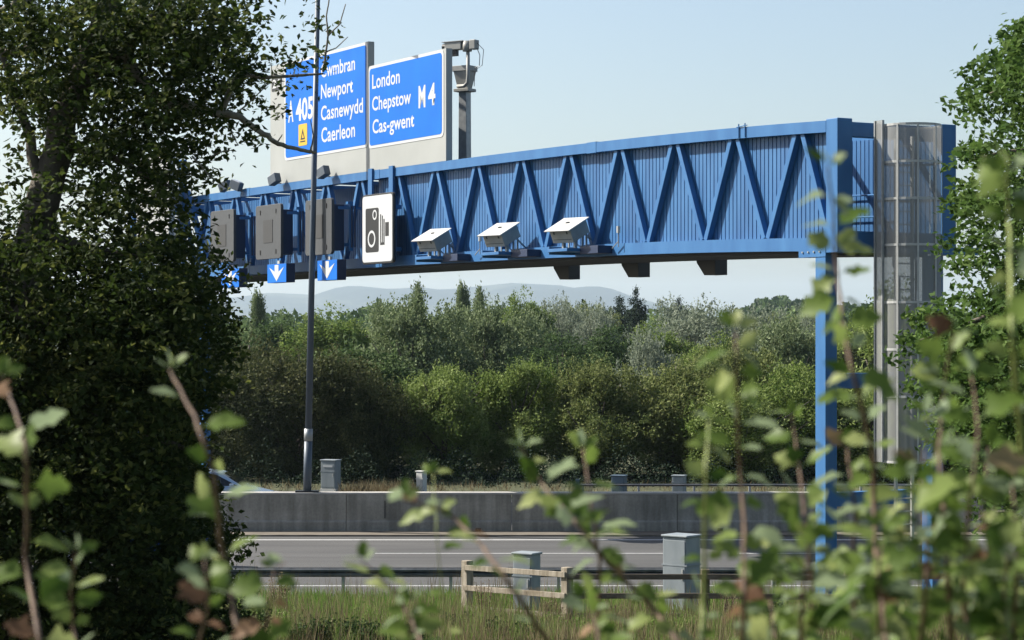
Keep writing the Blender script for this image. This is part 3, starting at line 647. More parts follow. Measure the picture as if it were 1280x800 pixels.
# ------------------------------------------------------------------ cars
def car(x, y, flip, paint, label):
    r = empty('parked_car' if False else 'car', (x, y, 0), R(180) if flip else 0); tag(r, label, 'car')
    # side outline, front towards +x
    low = [(-2.15,.35),(-2.2,.62),(-2.12,.92),(-1.4,.97),(1.05,.95),(1.95,.74),(2.15,.58),(2.12,.32),(1.72,.22),(-1.8,.22)]
    top = [(-1.98,.96),(-1.55,1.36),(-1.0,1.47),(-.2,1.49),(.35,1.42),(1.15,.94)]
    g = MB(); n = len(low); hw = .86
    ys = [(-hw, .94), (-hw-.02, 1), (hw+.02, 1), (hw, .94)]
    g.prism([(a, b_) for a, b_ in reversed(low)][::-1], -hw, hw); bo = g.build('body', paint, r, bevel=.07)
    g = MB(); m_ = len(top); tw = [.80-(p[1]-.94)/.52*.155 for p in top]
    g.v = [(p[0], -w_, p[1]) for p, w_ in zip(top, tw)]+[(p[0], w_, p[1]) for p, w_ in zip(top, tw)]
    g.f = [tuple(range(m_))[::-1], tuple(range(m_, 2*m_))]+[(i, i+1, i+1+m_, i+m_) for i in range(m_-1)]
    g.build('cabin', paint, r, bevel=.03)
    for sgn in (-1, 1):
        for (a, b_, c_, d_) in (((-1.62,1.0),(-1.38,1.34),(-.62,1.40),(-.62,1.0)), ((-.55,1.0),(-.55,1.40),(.22,1.36),(.92,1.0))):
            g = MB(); pts = []
            for (X, Z) in (a, b_, c_, d_):
                wq = .80-(Z-.95)/.52*.155; pts.append((X, sgn*(wq+.012), Z))
            g.add(pts, [(0,1,2,3)]).build('window', M['glass'], r)
    g = MB().add([(.42,-.60,1.395),(.42,.60,1.395),(1.08,.72,1.0),(1.08,-.72,1.0)], [(0,3,2,1)]); g.v = [(a+.02, b_, c_+.02) for a, b_, c_ in g.v]; g.build('windscreen', M['glass'], r)
    for X in (-1.38, 1.38):
        for sgn in (-1, 1):
            wh = MB().tube([(X, sgn*.70, .32), (X, sgn*.885, .32)], .32, 20).build('wheel', M['tyre'], r)
            MB().tube([(X, sgn*.886, .32), (X, sgn*.90, .32)], .2, 14).build('rim', M['galv'], wh)
    for sgn in (-1, 1):
        MB().obox((2.08, sgn*.62, .66), (.07,0,-.02), (0,.16,0), (0,0,.06)).build('headlight', M['lampglass'], r)
        MB().obox((.75, sgn*.95, 1.02), (.07,0,0), (0,.09,0), (0,0,.06)).build('mirror', paint, r, bevel=.02)
    return r
car(W(266,0,74.5).x, 74.5, False, M['carsilver'], 'pale blue car passing beyond the barrier, only its roof showing')
cb = car(W(160,0,56.9).x, 56.9, True, M['carblue'], 'blue car on the near road, glimpsed through the big oak'); cb.scale = (1,1,1.15)

# ------------------------------------------------------------------ vegetation
TWIGS = {}
def crown_points(n, rx, ry, rz, lobes, tuft_r, seed, zlo=-.95, fill=.35, upright=0):
    """clumps in an ellipsoid: lobes > tufts > leaves"""
    g = np.random.default_rng(seed)
    LD = unit(g.normal(size=(lobes,3)))
    LC = LD*(.42+.42*g.random((lobes,1))); LR = .17+.21*g.random(lobes)
    nt = max(lobes*6, n//26); li = g.integers(0, lobes, nt)
    TD = unit(g.normal(size=(nt,3))); rr_ = np.where(g.random(nt) < fill, g.random(nt)**.5, .78+.25*g.random(nt))
    TC = LC[li]+TD*(LR[li]*rr_)[:,None]
    TC = TC*np.array([rx,ry,rz]); ti = g.integers(0, nt, n)
    off = g.normal(size=(n,3))*tuft_r*np.array([1,1,.75+upright])
    P = TC[ti]+off; out = unit(P/np.array([rx,ry,rz])+.001)
    tone = np.clip(.45+.22*g.normal(size=nt)[ti]*.8+.16*g.normal(size=n)+.12*g.normal(size=lobes)[li][ti], 0, 1)
    return P, out, tone, g
def crown_mesh(name, m, n, rx, ry, rz, lobes, leaf, tuft, seed, parent, zc, upright=0, sprays=0, zlo=-.95, aspect=.5):
    P, out, tone, g = crown_points(n, rx, ry, rz, lobes, tuft, seed, zlo, upright=upright)
    D = unit(g.normal(size=(n,3))+out*.4+np.array([0,0,upright*1.5])); N = unit(g.normal(size=(n,3))+out*.6+np.array([0,0,.5]))
    sz = leaf*(.7+.6*g.random(n)); V = blades(P, D, N, sz, sz*aspect)
    if sprays:                                     # upright shoots standing proud of the crown
        k = 14; hd = unit(g.normal(size=(sprays,3))); hd[:,2] = abs(hd[:,2])*.9+.15; hd = unit(hd)
        idx = g.integers(0, n, sprays*4); cand = P[idx]; cand = cand[np.argsort(-cand[:,2]/rz-.5*g.random(len(cand)))][:sprays]
        dr = unit(np.array([0,0,1.0])+g.normal(size=(sprays,3))*.28); ln = (.25+.5*g.random(sprays))*rz*.22+.3
        s_ = g.random((sprays,k,1)); Q = cand[:,None,:]+dr[:,None,:]*ln[:,None,None]*s_; Q = Q.reshape(-1,3)+g.normal(size=(sprays*k,3))*leaf*.35
        DD = unit(np.repeat(dr, k, 0)+g.normal(size=(sprays*k,3))*.6); NN = rdir(sprays*k); s2 = leaf*(.7+.5*g.random(sprays*k))
        V = np.concatenate([V, blades(Q, DD, NN, s2, s2*.42)]); tone = np.concatenate([tone, np.clip(.65+.15*g.normal(size=sprays*k), 0, 1)])
    V = V.copy(); V[...,2] += zc
    V[...,2] = np.maximum(V[...,2], .02)
    return blade_mesh(name, V, tone, m, parent)
def make_tree(kind, h, rw, m, seed, n, leaf, lobes=26, tuft=.22, upright=0, sprays=0, low=True, bare=.12, trunk_r=None):
    """a tree h metres tall whose crown is rw metres in radius"""
    r = empty(kind, (0, 0, 0)); zlow = 0 if low else h*bare; rz = (h-zlow)/2/.95
    crown_mesh('crown', m, n, rw*1.08, rw*1.0, rz*(1.06 if low else 1), lobes, leaf, tuft, seed, r, zlow+(h-zlow)*(.44 if low else .5), upright, sprays)
    g = random.Random(seed); tb = MB(); tr = trunk_r or .03*h
    tb.tube([(0,0,-.1),(g.uniform(-.2,.2),g.uniform(-.1,.1),h*.3),(g.uniform(-.3,.3),g.uniform(-.2,.2),h*.85)], [tr,tr*.7,tr*.15], 8)
    for k in range(9):
        a = g.uniform(0, 6.28); z0 = h*g.uniform(.08,.5); le = rw*g.uniform(.5,.85)
        tb.tube([(0,0,z0),(math.cos(a)*le*.5,math.sin(a)*le*.5,z0+le*.5),(math.cos(a)*le,math.sin(a)*le,z0+le*1.0)], [tr*.4,tr*.28,tr*.08], 6)
    tb.build('trunk', M['bark'], r, smooth=True)
    return r
protos = {}
def proto(key, *a, **k):
    protos[key] = [make_tree(*a, **k), False]
#        key        kind          h    rw   material    seed n      leaf
proto('olive1', 'sallow_bush', 6, 3.2, L['olive'], 11, 34000, .15, lobes=34, tuft=.16, upright=.3, sprays=260)
proto('olive2', 'sallow_bush', 6, 3.2, L['olive'], 12, 34000, .15, lobes=40, tuft=.16, upright=.3, sprays=300)
proto('olivedk1', 'sallow_bush', 6, 3.2, L['olivedk'], 31, 34000, .15, lobes=36, tuft=.16, upright=.3, sprays=240)
proto('green1', 'alder_bush', 6, 3.2, L['green'], 13, 34000, .16, lobes=34, tuft=.17, upright=.3, sprays=260)
proto('green2', 'alder_bush', 6, 3.2, L['green'], 14, 34000, .16, lobes=30, tuft=.17, upright=.3, sprays=220)
proto('dark1', 'broadleaf_tree', 10, 4.2, L['dark'], 15, 30000, .26, lobes=30, tuft=.3)
proto('dark2', 'broadleaf_tree', 10, 4.2, L['green'], 16, 30000, .26, lobes=26, tuft=.3)
proto('will1', 'willow_tree', 9, 4.5, L['sallow'], 17, 36000, .24, lobes=34, tuft=.28, upright=.6, sprays=350)
proto('will2', 'willow_tree', 9, 4.5, L['silver'], 18, 30000, .26, lobes=30, tuft=.3, upright=.6, sprays=200)
proto('poplar', 'poplar_tree', 14, 1.7, L['sallow'], 19, 7000, .36, lobes=30, tuft=.28, upright=.9, sprays=60, low=False, bare=.2)
proto('conifer', 'conifer_tree', 14, 2.2, L['conifer'], 20, 11000, .34, lobes=26, tuft=.3, low=False, bare=.1)
proto('dark3', 'broadleaf_tree', 10, 4.2, L['dark'], 21, 26000, .30, lobes=40, tuft=.34, sprays=100)
proto('oliveB', 'broadleaf_tree', 10, 4.2, L['olive'], 22, 26000, .28, lobes=30, tuft=.3, sprays=100)
PH = {'olivedk1':6,'olive1':6,'olive2':6,'green1':6,'green2':6,'dark1':10,'dark2':10,'will1':9,'will2':9,'poplar':14,'conifer':14,'dark3':10,'oliveB':10}
PW = {'olivedk1':3.2,'olive1':3.2,'olive2':3.2,'green1':3.2,'green2':3.2,'dark1':4.2,'dark2':4.2,'will1':4.5,'will2':4.5,'poplar':1.7,'conifer':2.2,'dark3':4.2,'oliveB':4.2}
rt = random.Random(5)
def tree(key, px, top, wpx, d, label, group=None, zb0=0):
    pr = protos[key]
    if pr[1]: r = copy_tree(pr[0])
    else: r = pr[0]; pr[1] = True
    for k in ('label', 'group'):
        if k in r: del r[k]
    r.location = ((px-CX)/F*d, d, zb0); h = (W(px, top, d).z-zb0)*.945; wr = wpx/F*d/2*.93
    wr *= 1.28 if key not in ('poplar', 'conifer') else 1
    r.scale = (wr/PW[key], wr/PW[key]*rt.uniform(.85,1.05), h/PH[key]); r.rotation_euler.z = rt.uniform(0, 6.28)
    tag(r, label, 'bush' if 'bush' in r.name else 'tree', group); return r
GA, GB, GC = 'bushes behind the far carriageway', 'trees rising behind the bushes', 'distant trees on the skyline'
A = [('olive1', 40, 400, 230, 97, 'olive bush behind the big oak at the far left'), ('olivedk1', 200, 395, 220, 96, 'dark olive bush behind the right edge of the big oak'),
 ('olivedk1', 312, 392, 170, 98, 'tall dark bush between the oak and the lamp column'), ('olivedk1', 372, 405, 190, 93.5, 'olive bush straight behind the lamp column'),
 ('dark3', 432, 405, 170, 99, 'tall shadowy tree right of the lamp column'), ('olivedk1', 450, 428, 120, 93, 'olive bush right of the grey cabinet and lamp column'),
 ('green1', 556, 440, 140, 94, 'bright green bush behind the small white cabinet'), ('green2', 648, 438, 130, 95, 'fresh green bush with feathery top in mid picture'),
 ('olive2', 748, 440, 165, 94, 'olive brown bush behind the blue grey cabinet'), ('olive1', 838, 424, 175, 95, 'broad olive brown bush with the highest olive top'),
 ('green1', 935, 470, 165, 91.5, 'low green bush right of the olive bushes, near the road'), ('olive2', 925, 418, 150, 98, 'grey olive bush behind the low green bush'),
 ('green2', 1015, 440, 160, 94, 'green bush just left of the near gantry leg'), ('dark2', 1105, 336, 175, 97, 'tall green tree seen between the gantry legs'),
 ('dark1', 1205, 430, 190, 98, 'dark tree behind the right hand oak'), ('olive1', 1290, 440, 200, 96, 'olive bush at the far right edge'), ('green1', 1090, 470, 150, 92, 'green bush behind the caged ladder')]
for a in A: tree(*a[:5], a[5], GA)
B_ = [('dark2', 415, 374, 125, 150, 'rounded green tree just right of the lamp column'), ('will1', 515, 374, 160, 125, 'pale feathery willow left of the middle'), ('will1', 612, 382, 140, 130, 'grey green willow in mid picture'),
 ('dark3', 352, 378, 110, 170, 'dark tree left of the lamp column'), ('dark3', 565, 375, 80, 160, 'dark tree behind the feathery willow'),
 ('dark1', 700, 408, 140, 125, 'dark green tree with shadowy base right of the willows'), ('dark1', 762, 398, 120, 135, 'dark rounded tree in the middle distance'),
 ('dark2', 818, 392, 100, 150, 'green rounded tree below the small conifers'), ('will2', 812, 414, 90, 122, 'small silvery willow in front of the rounded tree'),
 ('will2', 880, 378, 120, 160, 'large silver grey willow right of the tall conifer'), ('will2', 948, 384, 110, 170, 'silver grey willow left of the near gantry leg'),
 ('dark2', 895, 408, 100, 130, 'green tree before the silver grey willow'), ('will1', 990, 400, 130, 128, 'willow with pale top left of the near gantry leg'), ('oliveB', 1040, 385, 110, 160, 'olive tree behind the near gantry leg'),
 ('will1', 660, 395, 100, 140, 'narrow willow between two dark trees'), ('oliveB', 1180, 390, 140, 140, 'olive tree behind the right oak'),('dark3',240,370,130,150,'dark tree behind the oak edge')]
for a in B_: tree(*a[:5], a[5], GB)
C_ = [('poplar', 521, 342, 27, 210, 'slender poplar left of a pair, crossing the hills'), ('poplar', 577, 341, 26, 205, 'slender poplar at mid left, tallest of the pair'), ('poplar', 598, 348, 24, 210, 'slender poplar right of the tallest one'),
 ('poplar', 476, 366, 20, 230, 'thin small poplar above the rounded green tree'), ('poplar', 321, 352, 25, 190, 'slender poplar under the gantry left of the lamp column'),
 ('dark2', 652, 353, 82, 220, 'bushy green tree topping the skyline in mid picture'), ('dark3', 625, 362, 50, 300, 'dark tree left of the bushy skyline tree'), ('will2', 700, 372, 80, 240, 'pale grey willow below the hills'),
 ('oliveB', 738, 360, 80, 280, 'round olive tree on the skyline, right of the bushy one'), ('will2', 745, 380, 70, 220, 'grey willow under the round olive tree'),
 ('conifer', 797, 350, 26, 260, 'tall dark conifer standing above the skyline'), ('conifer', 769, 363, 38, 300, 'flat topped cedar left of the tall conifer'), ('conifer', 845, 364, 28, 300, 'small dark conifer right of the tall one'),
 ('will2', 850, 374, 90, 240, 'grey willow under the small conifer'), ('oliveB', 905, 380, 70, 330, 'olive tree on the right skyline'), ('dark3', 940, 379, 60, 420, 'dark tree at the foot of the wooded rise'),
 ('oliveB', 985, 376, 90, 300, 'olive tree below the wooded rise'), ('will2', 1020, 378, 70, 280, 'pale willow next to the near gantry leg skyline'), ('dark3', 440, 388, 90, 260, 'dark tree between lamp column and poplar'),('oliveB', 690, 364, 50, 330,'small olive tree between bushy tree and round tree')]
for a in C_: tree(*a[:5], a[5], GC)
# far woodland mass behind everything
n = 26000; px = rng.uniform(100, 1500, n); d = rng.uniform(330, 620, n); topz = HC+(YH-(395+6*np.sin(px*.05)+5*np.sin(px*.021+1)))/F*d
u = rng.random(n)**.6; P = np.stack([(px-CX)/F*d, d, topz*u], 1)+rng.normal(size=(n,3))*.6
V = blades(P, rdir(n), rdir(n), np.full(n, 1.3), np.full(n, .8)); tag(blade_mesh('woodland', V, np.clip(.4+.3*np.sin(px*.11)+.2*rng.normal(size=n),0,1), L['dark']), 'far wood filling the gaps below the skyline', kind='stuff')
n = 9000; px = rng.uniform(880, 1500, n); d = rng.uniform(770, 900, n); topz = HC+(YH-(np.interp(px, [880,935,958,975,1000,1040,1110,1400,1500], [412,382,374,372,377,381,385,396,402])+2.2*np.sin(px*.23)+1.5*np.sin(px*.51)))/F*d
P = np.stack([(px-CX)/F*d, d, topz*(.45+.55*rng.random(n)**.5)], 1)
V = blades(P, rdir(n), rdir(n), np.full(n, 2.6), np.full(n, 1.7)); tag(blade_mesh('woodland', V, np.clip(.3+.2*np.sin(px*.2)+.2*rng.normal(size=n),0,1), L['dark']), 'dark wood covering the rise at the right', kind='stuff')
# scrub under the bushes so that nothing shows through; dark leaf colour paints the shadow there
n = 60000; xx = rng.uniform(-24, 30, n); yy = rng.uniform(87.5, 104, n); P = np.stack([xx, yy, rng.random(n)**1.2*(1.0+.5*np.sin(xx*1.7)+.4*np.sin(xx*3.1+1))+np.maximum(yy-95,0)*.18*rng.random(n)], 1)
V = blades(P, rdir(n), rdir(n), np.full(n, .11), np.full(n, .08)); tag(blade_mesh('undergrowth', V, np.clip(.3+.2*rng.normal(size=n),0,1), L['conifer']), 'scrub under the bushes, coloured dark as in shadow', kind='stuff')

# ------------------------------------------------------------------ the two near oaks: leaves grown from clusters hung on limbs
def oak(name, label, clusters, d0, spread, m, limbs, palelimbs, leaf, tuft=.10, seed=1, base=None, per=None):
    g = np.random.default_rng(seed); Ps = []; To = []
    for (cx, cy, rx, ry, layers) in clusters:
        area = math.pi*rx*ry; lp_ = leaf*F/d0; n = int(layers*area/(lp_*lp_*.25)); nt = max(6, n//13)
        a = g.random(nt)*2*math.pi; q_ = np.sqrt(g.random(nt)); dz = g.normal(size=nt)*spread
        dd = d0+np.clip(dz, -2*spread, 2*spread)
        TX = (cx+rx*q_*np.cos(a)-CX)/F*d0; TZ = HC+(YH-(cy+ry*q_*np.sin(a)))/F*d0
        T = np.stack([TX, dd, TZ], 1); ti = g.integers(0, nt, n)
        P = T[ti]+g.normal(size=(n,3))*tuft*np.array([1.1,1,.7]); Ps.append(P)
        To.append(np.clip(.42+.17*g.normal(size=nt)[ti]+.14*g.normal(size=n), 0, 1))
    P = np.concatenate(Ps); tone = np.concatenate(To); n = len(P)
    D = unit(g.normal(size=(n,3))*np.array([1,1,.7])); N = unit(g.normal(size=(n,3))+np.array([-.2,0,.9])); s_ = leaf*(.65+.6*g.random(n))
    r = empty(name, base); tag(r, label, 'tree'); ba = np.array(base)
    V = blades(P-ba, D, N, s_, s_*.55, .18)
    blade_mesh('crown', V, tone, m, r)
    for key, ls, mm in (('trunk', limbs, M['bark']), ('limb', palelimbs, M['barkpale'])):
        for L_ in ls:
            pts = [W(p[0], p[1], d0+(p[3] if len(p) > 3 else 0))-Vector(base) for p in L_]; rd = [p[2]/F*d0 for p in L_]
            # resample with a little crookedness
            P2, R2 = [], []
            for i in range(len(pts)-1):
                for k in range(4):
                    t_ = k/4; P2.append(pts[i].lerp(pts[i+1], t_)+Vector(g.normal(size=3)*rd[i]*.25*(1 if k else 0))); R2.append(rd[i]*(1-t_)+rd[i+1]*t_)
            P2.append(pts[-1]); R2.append(rd[-1])
            MB().tube(P2, R2, 8).build(key, mm, r, smooth=True)
            key = 'limb'
    return r, n
d0 = 25.0
cl = [(110,700,172,150,6.5),(90,520,166,160,6),(60,420,120,110,4.5),(200,430,85,100,6),(150,350,100,70,4.5),(225,360,50,60,4),(220,600,16,110,3.5),(258,720,20,65,3),(-120,480,160,300,4),(40,330,60,60,3),(150,780,150,50,6),(225,470,50,75,4.5),(195,570,38,80,4),(165,640,85,120,5),(225,720,50,80,6),
      (262,410,30,45,3),(258,330,22,30,1.6),(20,610,60,150,6),
      (75,60,110,75,6),(190,45,90,70,4.5),(30,130,50,40,3.4),(120,150,75,60,4.4),(200,170,65,55,3),(170,230,70,55,3.8),(215,280,50,40,2.6),(20,205,35,25,1.6),(15,20,50,40,4),(100,270,70,50,2.4),(60,250,45,25,1.2),(225,120,60,50,3),
      (230,40,70,45,4.5),(270,60,50,50,3.5),(255,120,50,35,2.4),(300,95,35,30,2.4),(325,84,28,16,2.0),(362,84,22,11,1.8),(384,72,14,18,1.4),(399,90,8,8,2.0),(402,72,8,8,1.3),(330,58,18,14,1.4),(290,160,35,25,1.6),(245,190,30,22,1.3),(262,215,25,16,.9),
      (300,20,45,22,2.6),(396,12,16,16,1.6),(405,38,9,16,.9),(350,6,30,8,.9),(318,130,20,14,1.0),(240,235,14,14,1.2),(292,190,9,6,.8),(287,350,22,16,1.2),(274,658,6,22,1.2)]
trunk = [[(-40,900,34),(20,420,28),(55,245,22),(95,120,17),(128,30,14),(150,-90,10)], [(20,420,18),(-40,200,12),(-60,20,8)], [(95,120,12),(140,70,8),(200,10,5),(240,-40,3)], [(128,30,8),(80,-20,5),(40,-80,3)],
         [(55,245,9),(30,150,6),(0,60,3.5)], [(60,300,10),(150,320,6),(230,310,3)], [(30,500,12),(140,520,6),(230,560,3),(262,570,1.2)], [(75,180,6),(150,200,4),(215,235,2.2)]]
pale = [[(150,60,8),(172,95,7),(205,133,8),(232,128,6),(262,140,5),(300,146,4.5),(330,168,3.4),(348,180,3),(372,186,2.4),(388,190,2.2),(394,191,1.8)],
        [(278,140,4),(288,105,3.6),(300,95,2.6),(340,96,2.2),(380,94,1.8),(404,92,1.2)], [(290,146,1.2),(312,128,.9),(335,105,.6)], [(345,180,1),(352,170,.7),(353,168,.4)], [(388,190,1.4),(392,170,.8),(388,150,.5)],
        [(404,90,1.6),(410,45,1.2),(408,20,.9),(413,-10,.8)], [(410,45,1),(425,30,.8),(432,5,.6)], [(405,66,1),(420,60,.7),(435,46,.5)],
        [(240,195,1.4),(262,220,1.0),(281,234,.7)], [(285,150,1.1),(292,172,.8),(298,182,.6)], [(255,200,1),(275,190,.8),(290,188,.5)], [(20,-40,5),(18,10,4.5),(20,28,4)], [(-10,15,4),(30,5,3.4),(50,-10,3)], [(-10,66,3.5),(20,64,4),(38,58,2.5)],
        [(205,-20,3),(215,20,2),(220,60,1.2)], [(120,640,1),(135,610,.7),(150,590,.5)], [(205,645,1),(240,640,.8),(255,618,.5)], [(200,735,1.2),(225,730,.8),(255,728,.6)]]
z_ = bank_z(-7, 25.); base = (W(-40,0,25).x, 25.0, z_)
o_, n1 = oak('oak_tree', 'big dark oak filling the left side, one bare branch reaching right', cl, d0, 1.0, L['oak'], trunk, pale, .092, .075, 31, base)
# lit outer sprays of another smaller oak limb are the same tree; right hand oak:
d1 = 22.0; DENS = 1.5
cr = [(a_, b_, c_, e_, f_*DENS) for (a_, b_, c_, e_, f_) in [(1262,90,42,30,6),(1232,125,24,18,5),(1270,140,28,30,4),(1248,190,36,22,5),(1212,200,18,14,4),(1225,240,30,22,5),(1205,265,18,14,4),(1265,250,28,40,4.5),(1222,300,26,16,4.5),(1255,320,30,22,4.5),(1200,335,18,10,4),(1262,380,30,40,5),
      (1206,372,22,12,4),(1180,400,30,16,4.5),(1156,425,20,16,4.5),(1190,450,42,34,5),(1235,430,44,50,5.5),(1165,480,22,22,4),(1215,510,46,50,5),(1260,520,40,70,5),(1235,580,34,38,4.2),(1190,545,20,26,3),(1225,640,20,26,2.4),(1270,640,24,40,4),(1320,300,40,260,5),(1290,60,40,40,5)]]
tr2 = [[(1520,900,34),(1470,500,28),(1420,250,22),(1380,20,14)], [(1440,380,14),(1350,360,9),(1270,380,5),(1200,410,2.5),(1150,425,1.2)], [(1460,520,12),(1350,520,8),(1260,530,4),(1190,540,1.6)], [(1410,200,10),(1330,190,6),(1260,190,3),(1210,200,1.2)], [(1420,250,9),(1320,260,5),(1240,250,2),(1205,265,1)]]
pl2 = [[(1290,320,3),(1262,312,1.6),(1240,300,1)], [(1300,110,3),(1262,105,1.6),(1235,118,1)], [(1270,640,2),(1235,640,1),(1222,650,.6)], [(1300,250,2.5),(1250,236,1.4),(1226,226,.8)]]
z_ = bank_z(7, 22.); base = (W(1520,0,22).x, 22.0, z_)
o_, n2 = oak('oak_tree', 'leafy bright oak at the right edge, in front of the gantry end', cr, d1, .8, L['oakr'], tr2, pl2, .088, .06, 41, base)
print('oak leaves', n1, n2)

# ------------------------------------------------------------------ grass and weeds
def blades_grass(name, n, xr, yr, h, hs, m, label, lean=.25, wid=.012, tone0=.4, clump=.0, toneS=.2, zf=bank_z, seed=3, per=1):
    g = np.random.default_rng(seed); x = g.uniform(*xr, n); y = g.uniform(*yr, n)
    if clump:
        k = int(n/clump); cx = g.uniform(*xr, k); cy = g.uniform(*yr, k); i = g.integers(0, k, n); x = cx[i]+g.normal(size=n)*.10; y = cy[i]+g.normal(size=n)*.1
    z = np.array([zf(a, b_) for a, b_ in zip(x, y)]); H = h*(1+hs*g.normal(size=n)); H = np.clip(H, h*.3, h*2)
    D = unit(np.stack([g.normal(size=n)*lean, g.normal(size=n)*lean, np.ones(n)], 1)); N = unit(np.stack([g.normal(size=n), g.normal(size=n), np.zeros(n)], 1))
    C = np.stack([x, y, z], 1)+D*(H/2)[:,None]; V = blades(C, D, N, H, np.full(n, wid)*(.6+.8*g.random(n)))
    return blade_mesh(name, V, np.clip(tone0+toneS*g.normal(size=n), 0, 1), m), label
def st(t_): tag(t_[0], t_[1], kind='stuff')
st(blades_grass('green_grass', 80000, (-12, 13), (42.3, 49.4), .27, .35, L['grass'], 'short green grass on the verge', seed=3, tone0=.4))
st(blades_grass('tall_grass', 56000, (-11, 13), (37.0, 43.8), .48, .45, L['grass'], 'taller mixed grass on the near slope', seed=4, tone0=.6, toneS=.3, clump=14))
st(blades_grass('dry_grass', 36000, (-10, 13), (36.5, 43.6), .55, .40, L['straw'], 'dry straw coloured grass on the near slope', seed=5, clump=22, lean=.20, wid=.013))
st(blades_grass('dry_grass', 2600, (-10, 11), (43.5, 49), .55, .4, L['straw'], 'dry stalks scattered on the verge', seed=6, clump=9, lean=.12, wid=.010))
st(blades_grass('far_dry_grass', 1800, (W(425,0,84).x, W(520,0,84).x), (83, 85.5), .34, .45, L['straw'], 'dry grass beyond the barrier', seed=7, clump=16, zf=lambda a, b_: .02, wid=.02, lean=.4))
st(blades_grass('far_dry_grass', 1500, (W(300,0,84).x, 13), (83.5, 87), .26, .6, L['straw'], 'thin dry grass further along beyond the barrier', seed=8, clump=10, zf=lambda a, b_: .02, wid=.02, lean=.4))
def weed(px, d, h, label, m, n=900, wr=.28, leaf=.06, seedy=False):
    p = W(px, 0, d); zb0 = bank_z(p.x, d); r = empty('weed_plant', (p.x, d, zb0)); tag(r, label, 'plant')
    g = np.random.default_rng(int(px)); ns = 14; st_ = MB(); ends = []
    for k in range(ns):
        a = g.random()*6.28; le = wr*g.random()**.5; q_ = Vector((math.cos(a)*le, math.sin(a)*le, h*(.7+.35*g.random()))); st_.tube([(0.3*q_.x,.3*q_.y,-.05), (.6*q_.x,.6*q_.y,q_.z*.5), q_], .006, 4); ends.append((q_.x, q_.y, q_.z))
    st_.build('stems', M['stem'] if seedy else M['stemgreen'], r)
    E = np.array(ends); i = g.integers(0, ns, n); s_ = (.25+.75*g.random(n)) if not seedy else (.55+.45*g.random(n)); P = E[i]*s_[:,None]; P[:,:2] = E[i][:,:2]*(.3+.7*s_)[:,None]
    P += g.normal(size=(n,3))*.05; V = blades(P, unit(g.normal(size=(n,3))+np.array([0,0,.3])), rdir_(g,n), np.full(n,leaf)*(.6+.8*g.random(n)), np.full(n,leaf*.55))
    blade_mesh('leaves', V, np.clip(.5+.25*g.normal(size=n),0,1), m, r)
def rdir_(g, n): return unit(g.normal(size=(n,3)))
weed(350, 44.5, 1.05, 'tall brown seed stalks standing before the road at left', L['straw'], 900, .34, .035, True)
weed(605, 43.0, 1.0, 'tangled dry weed against the left fence post', L['straw'], 500, .2, .03, True)
weed(690, 41.8, .85, 'reddish dry weed beside the second fence post', L['straw'], 500, .22, .03, True)
weed(910, 41.8, .95, 'reddish dry weed right of the large cabinet', L['straw'], 600, .24, .03, True)
weed(775, 41.5, .7, 'dry weed in front of the fence in mid picture', L['straw'], 500, .24, .03, True)
for (px, d, h, lab) in ((410, 40, .62, 'leafy weed among the grass left of the fence, nearest the road'), (560, 40.5, .55, 'leafy weed just left of the first fence post'), (300, 36, .95, 'dark leafy weed at the foot of the oak'), (385, 37.5, .8, 'leafy green weed at lower left, right of the oak'), (450, 38, .75, 'leafy weed second from the oak at the bottom edge'), (520, 37.5, .72, 'leafy weed at the bottom edge left of the fence'), (640, 38.2, .62, 'low leafy weed below the narrow cabinet'), (980, 39, .9, 'leafy weed below the near gantry leg')):
    weed(px, d, h, lab, L['weed'], 2600, .55, .07)

for (px, d, h, lab) in ((470, 41.5, .6, 'bushy weed with pale tips on the verge left of the fence'), (330, 41, .75, 'leafy weed beside the tall brown seed stalks'), (720, 40.5, .6, 'leafy weed below the second fence post'), (840, 40, .6, 'leafy weed below the large cabinet')):
    weed(px, d, h, lab, L['grass'], 1500, .6, .055)
# ------------------------------------------------------------------ foreground shoots (out of focus)
def leafgrid(base, dirv, nrm, ln, wd, curl, g):
    """a folded, slightly curled blade with a pointed oval outline: 7 x 3 grid"""
    d = dirv.normalized(); s_ = d.cross(nrm).normalized(); n = s_.cross(d).normalized(); vs = []
    prof = [.05,.05,.66,.98,.93,.72,.40,.03]; pos = [0,.2,.3,.48,.62,.76,.9,1]; jl = [1+.34*math.sin(i*2.3+g*3) for i in range(8)]; jr = [1+.34*math.sin(i*2.9+g*5) for i in range(8)]
    for i in range(8):
        t_ = pos[i]; c = base+d*(ln*t_)-n*(curl*ln*t_*t_); w_ = wd*.5*prof[i]*(1+.12*math.sin(i*2.1+g))
        vs += [c+s_*w_*jl[i]+n*w_*.35*jr[i], c, c-s_*w_*jr[i]+n*w_*.35*jl[i]]
    fs = []
    for i in range(7):
        a = i*3; fs += [(a,a+3,a+4,a+1),(a+1,a+4,a+5,a+2)]
    return vs, fs
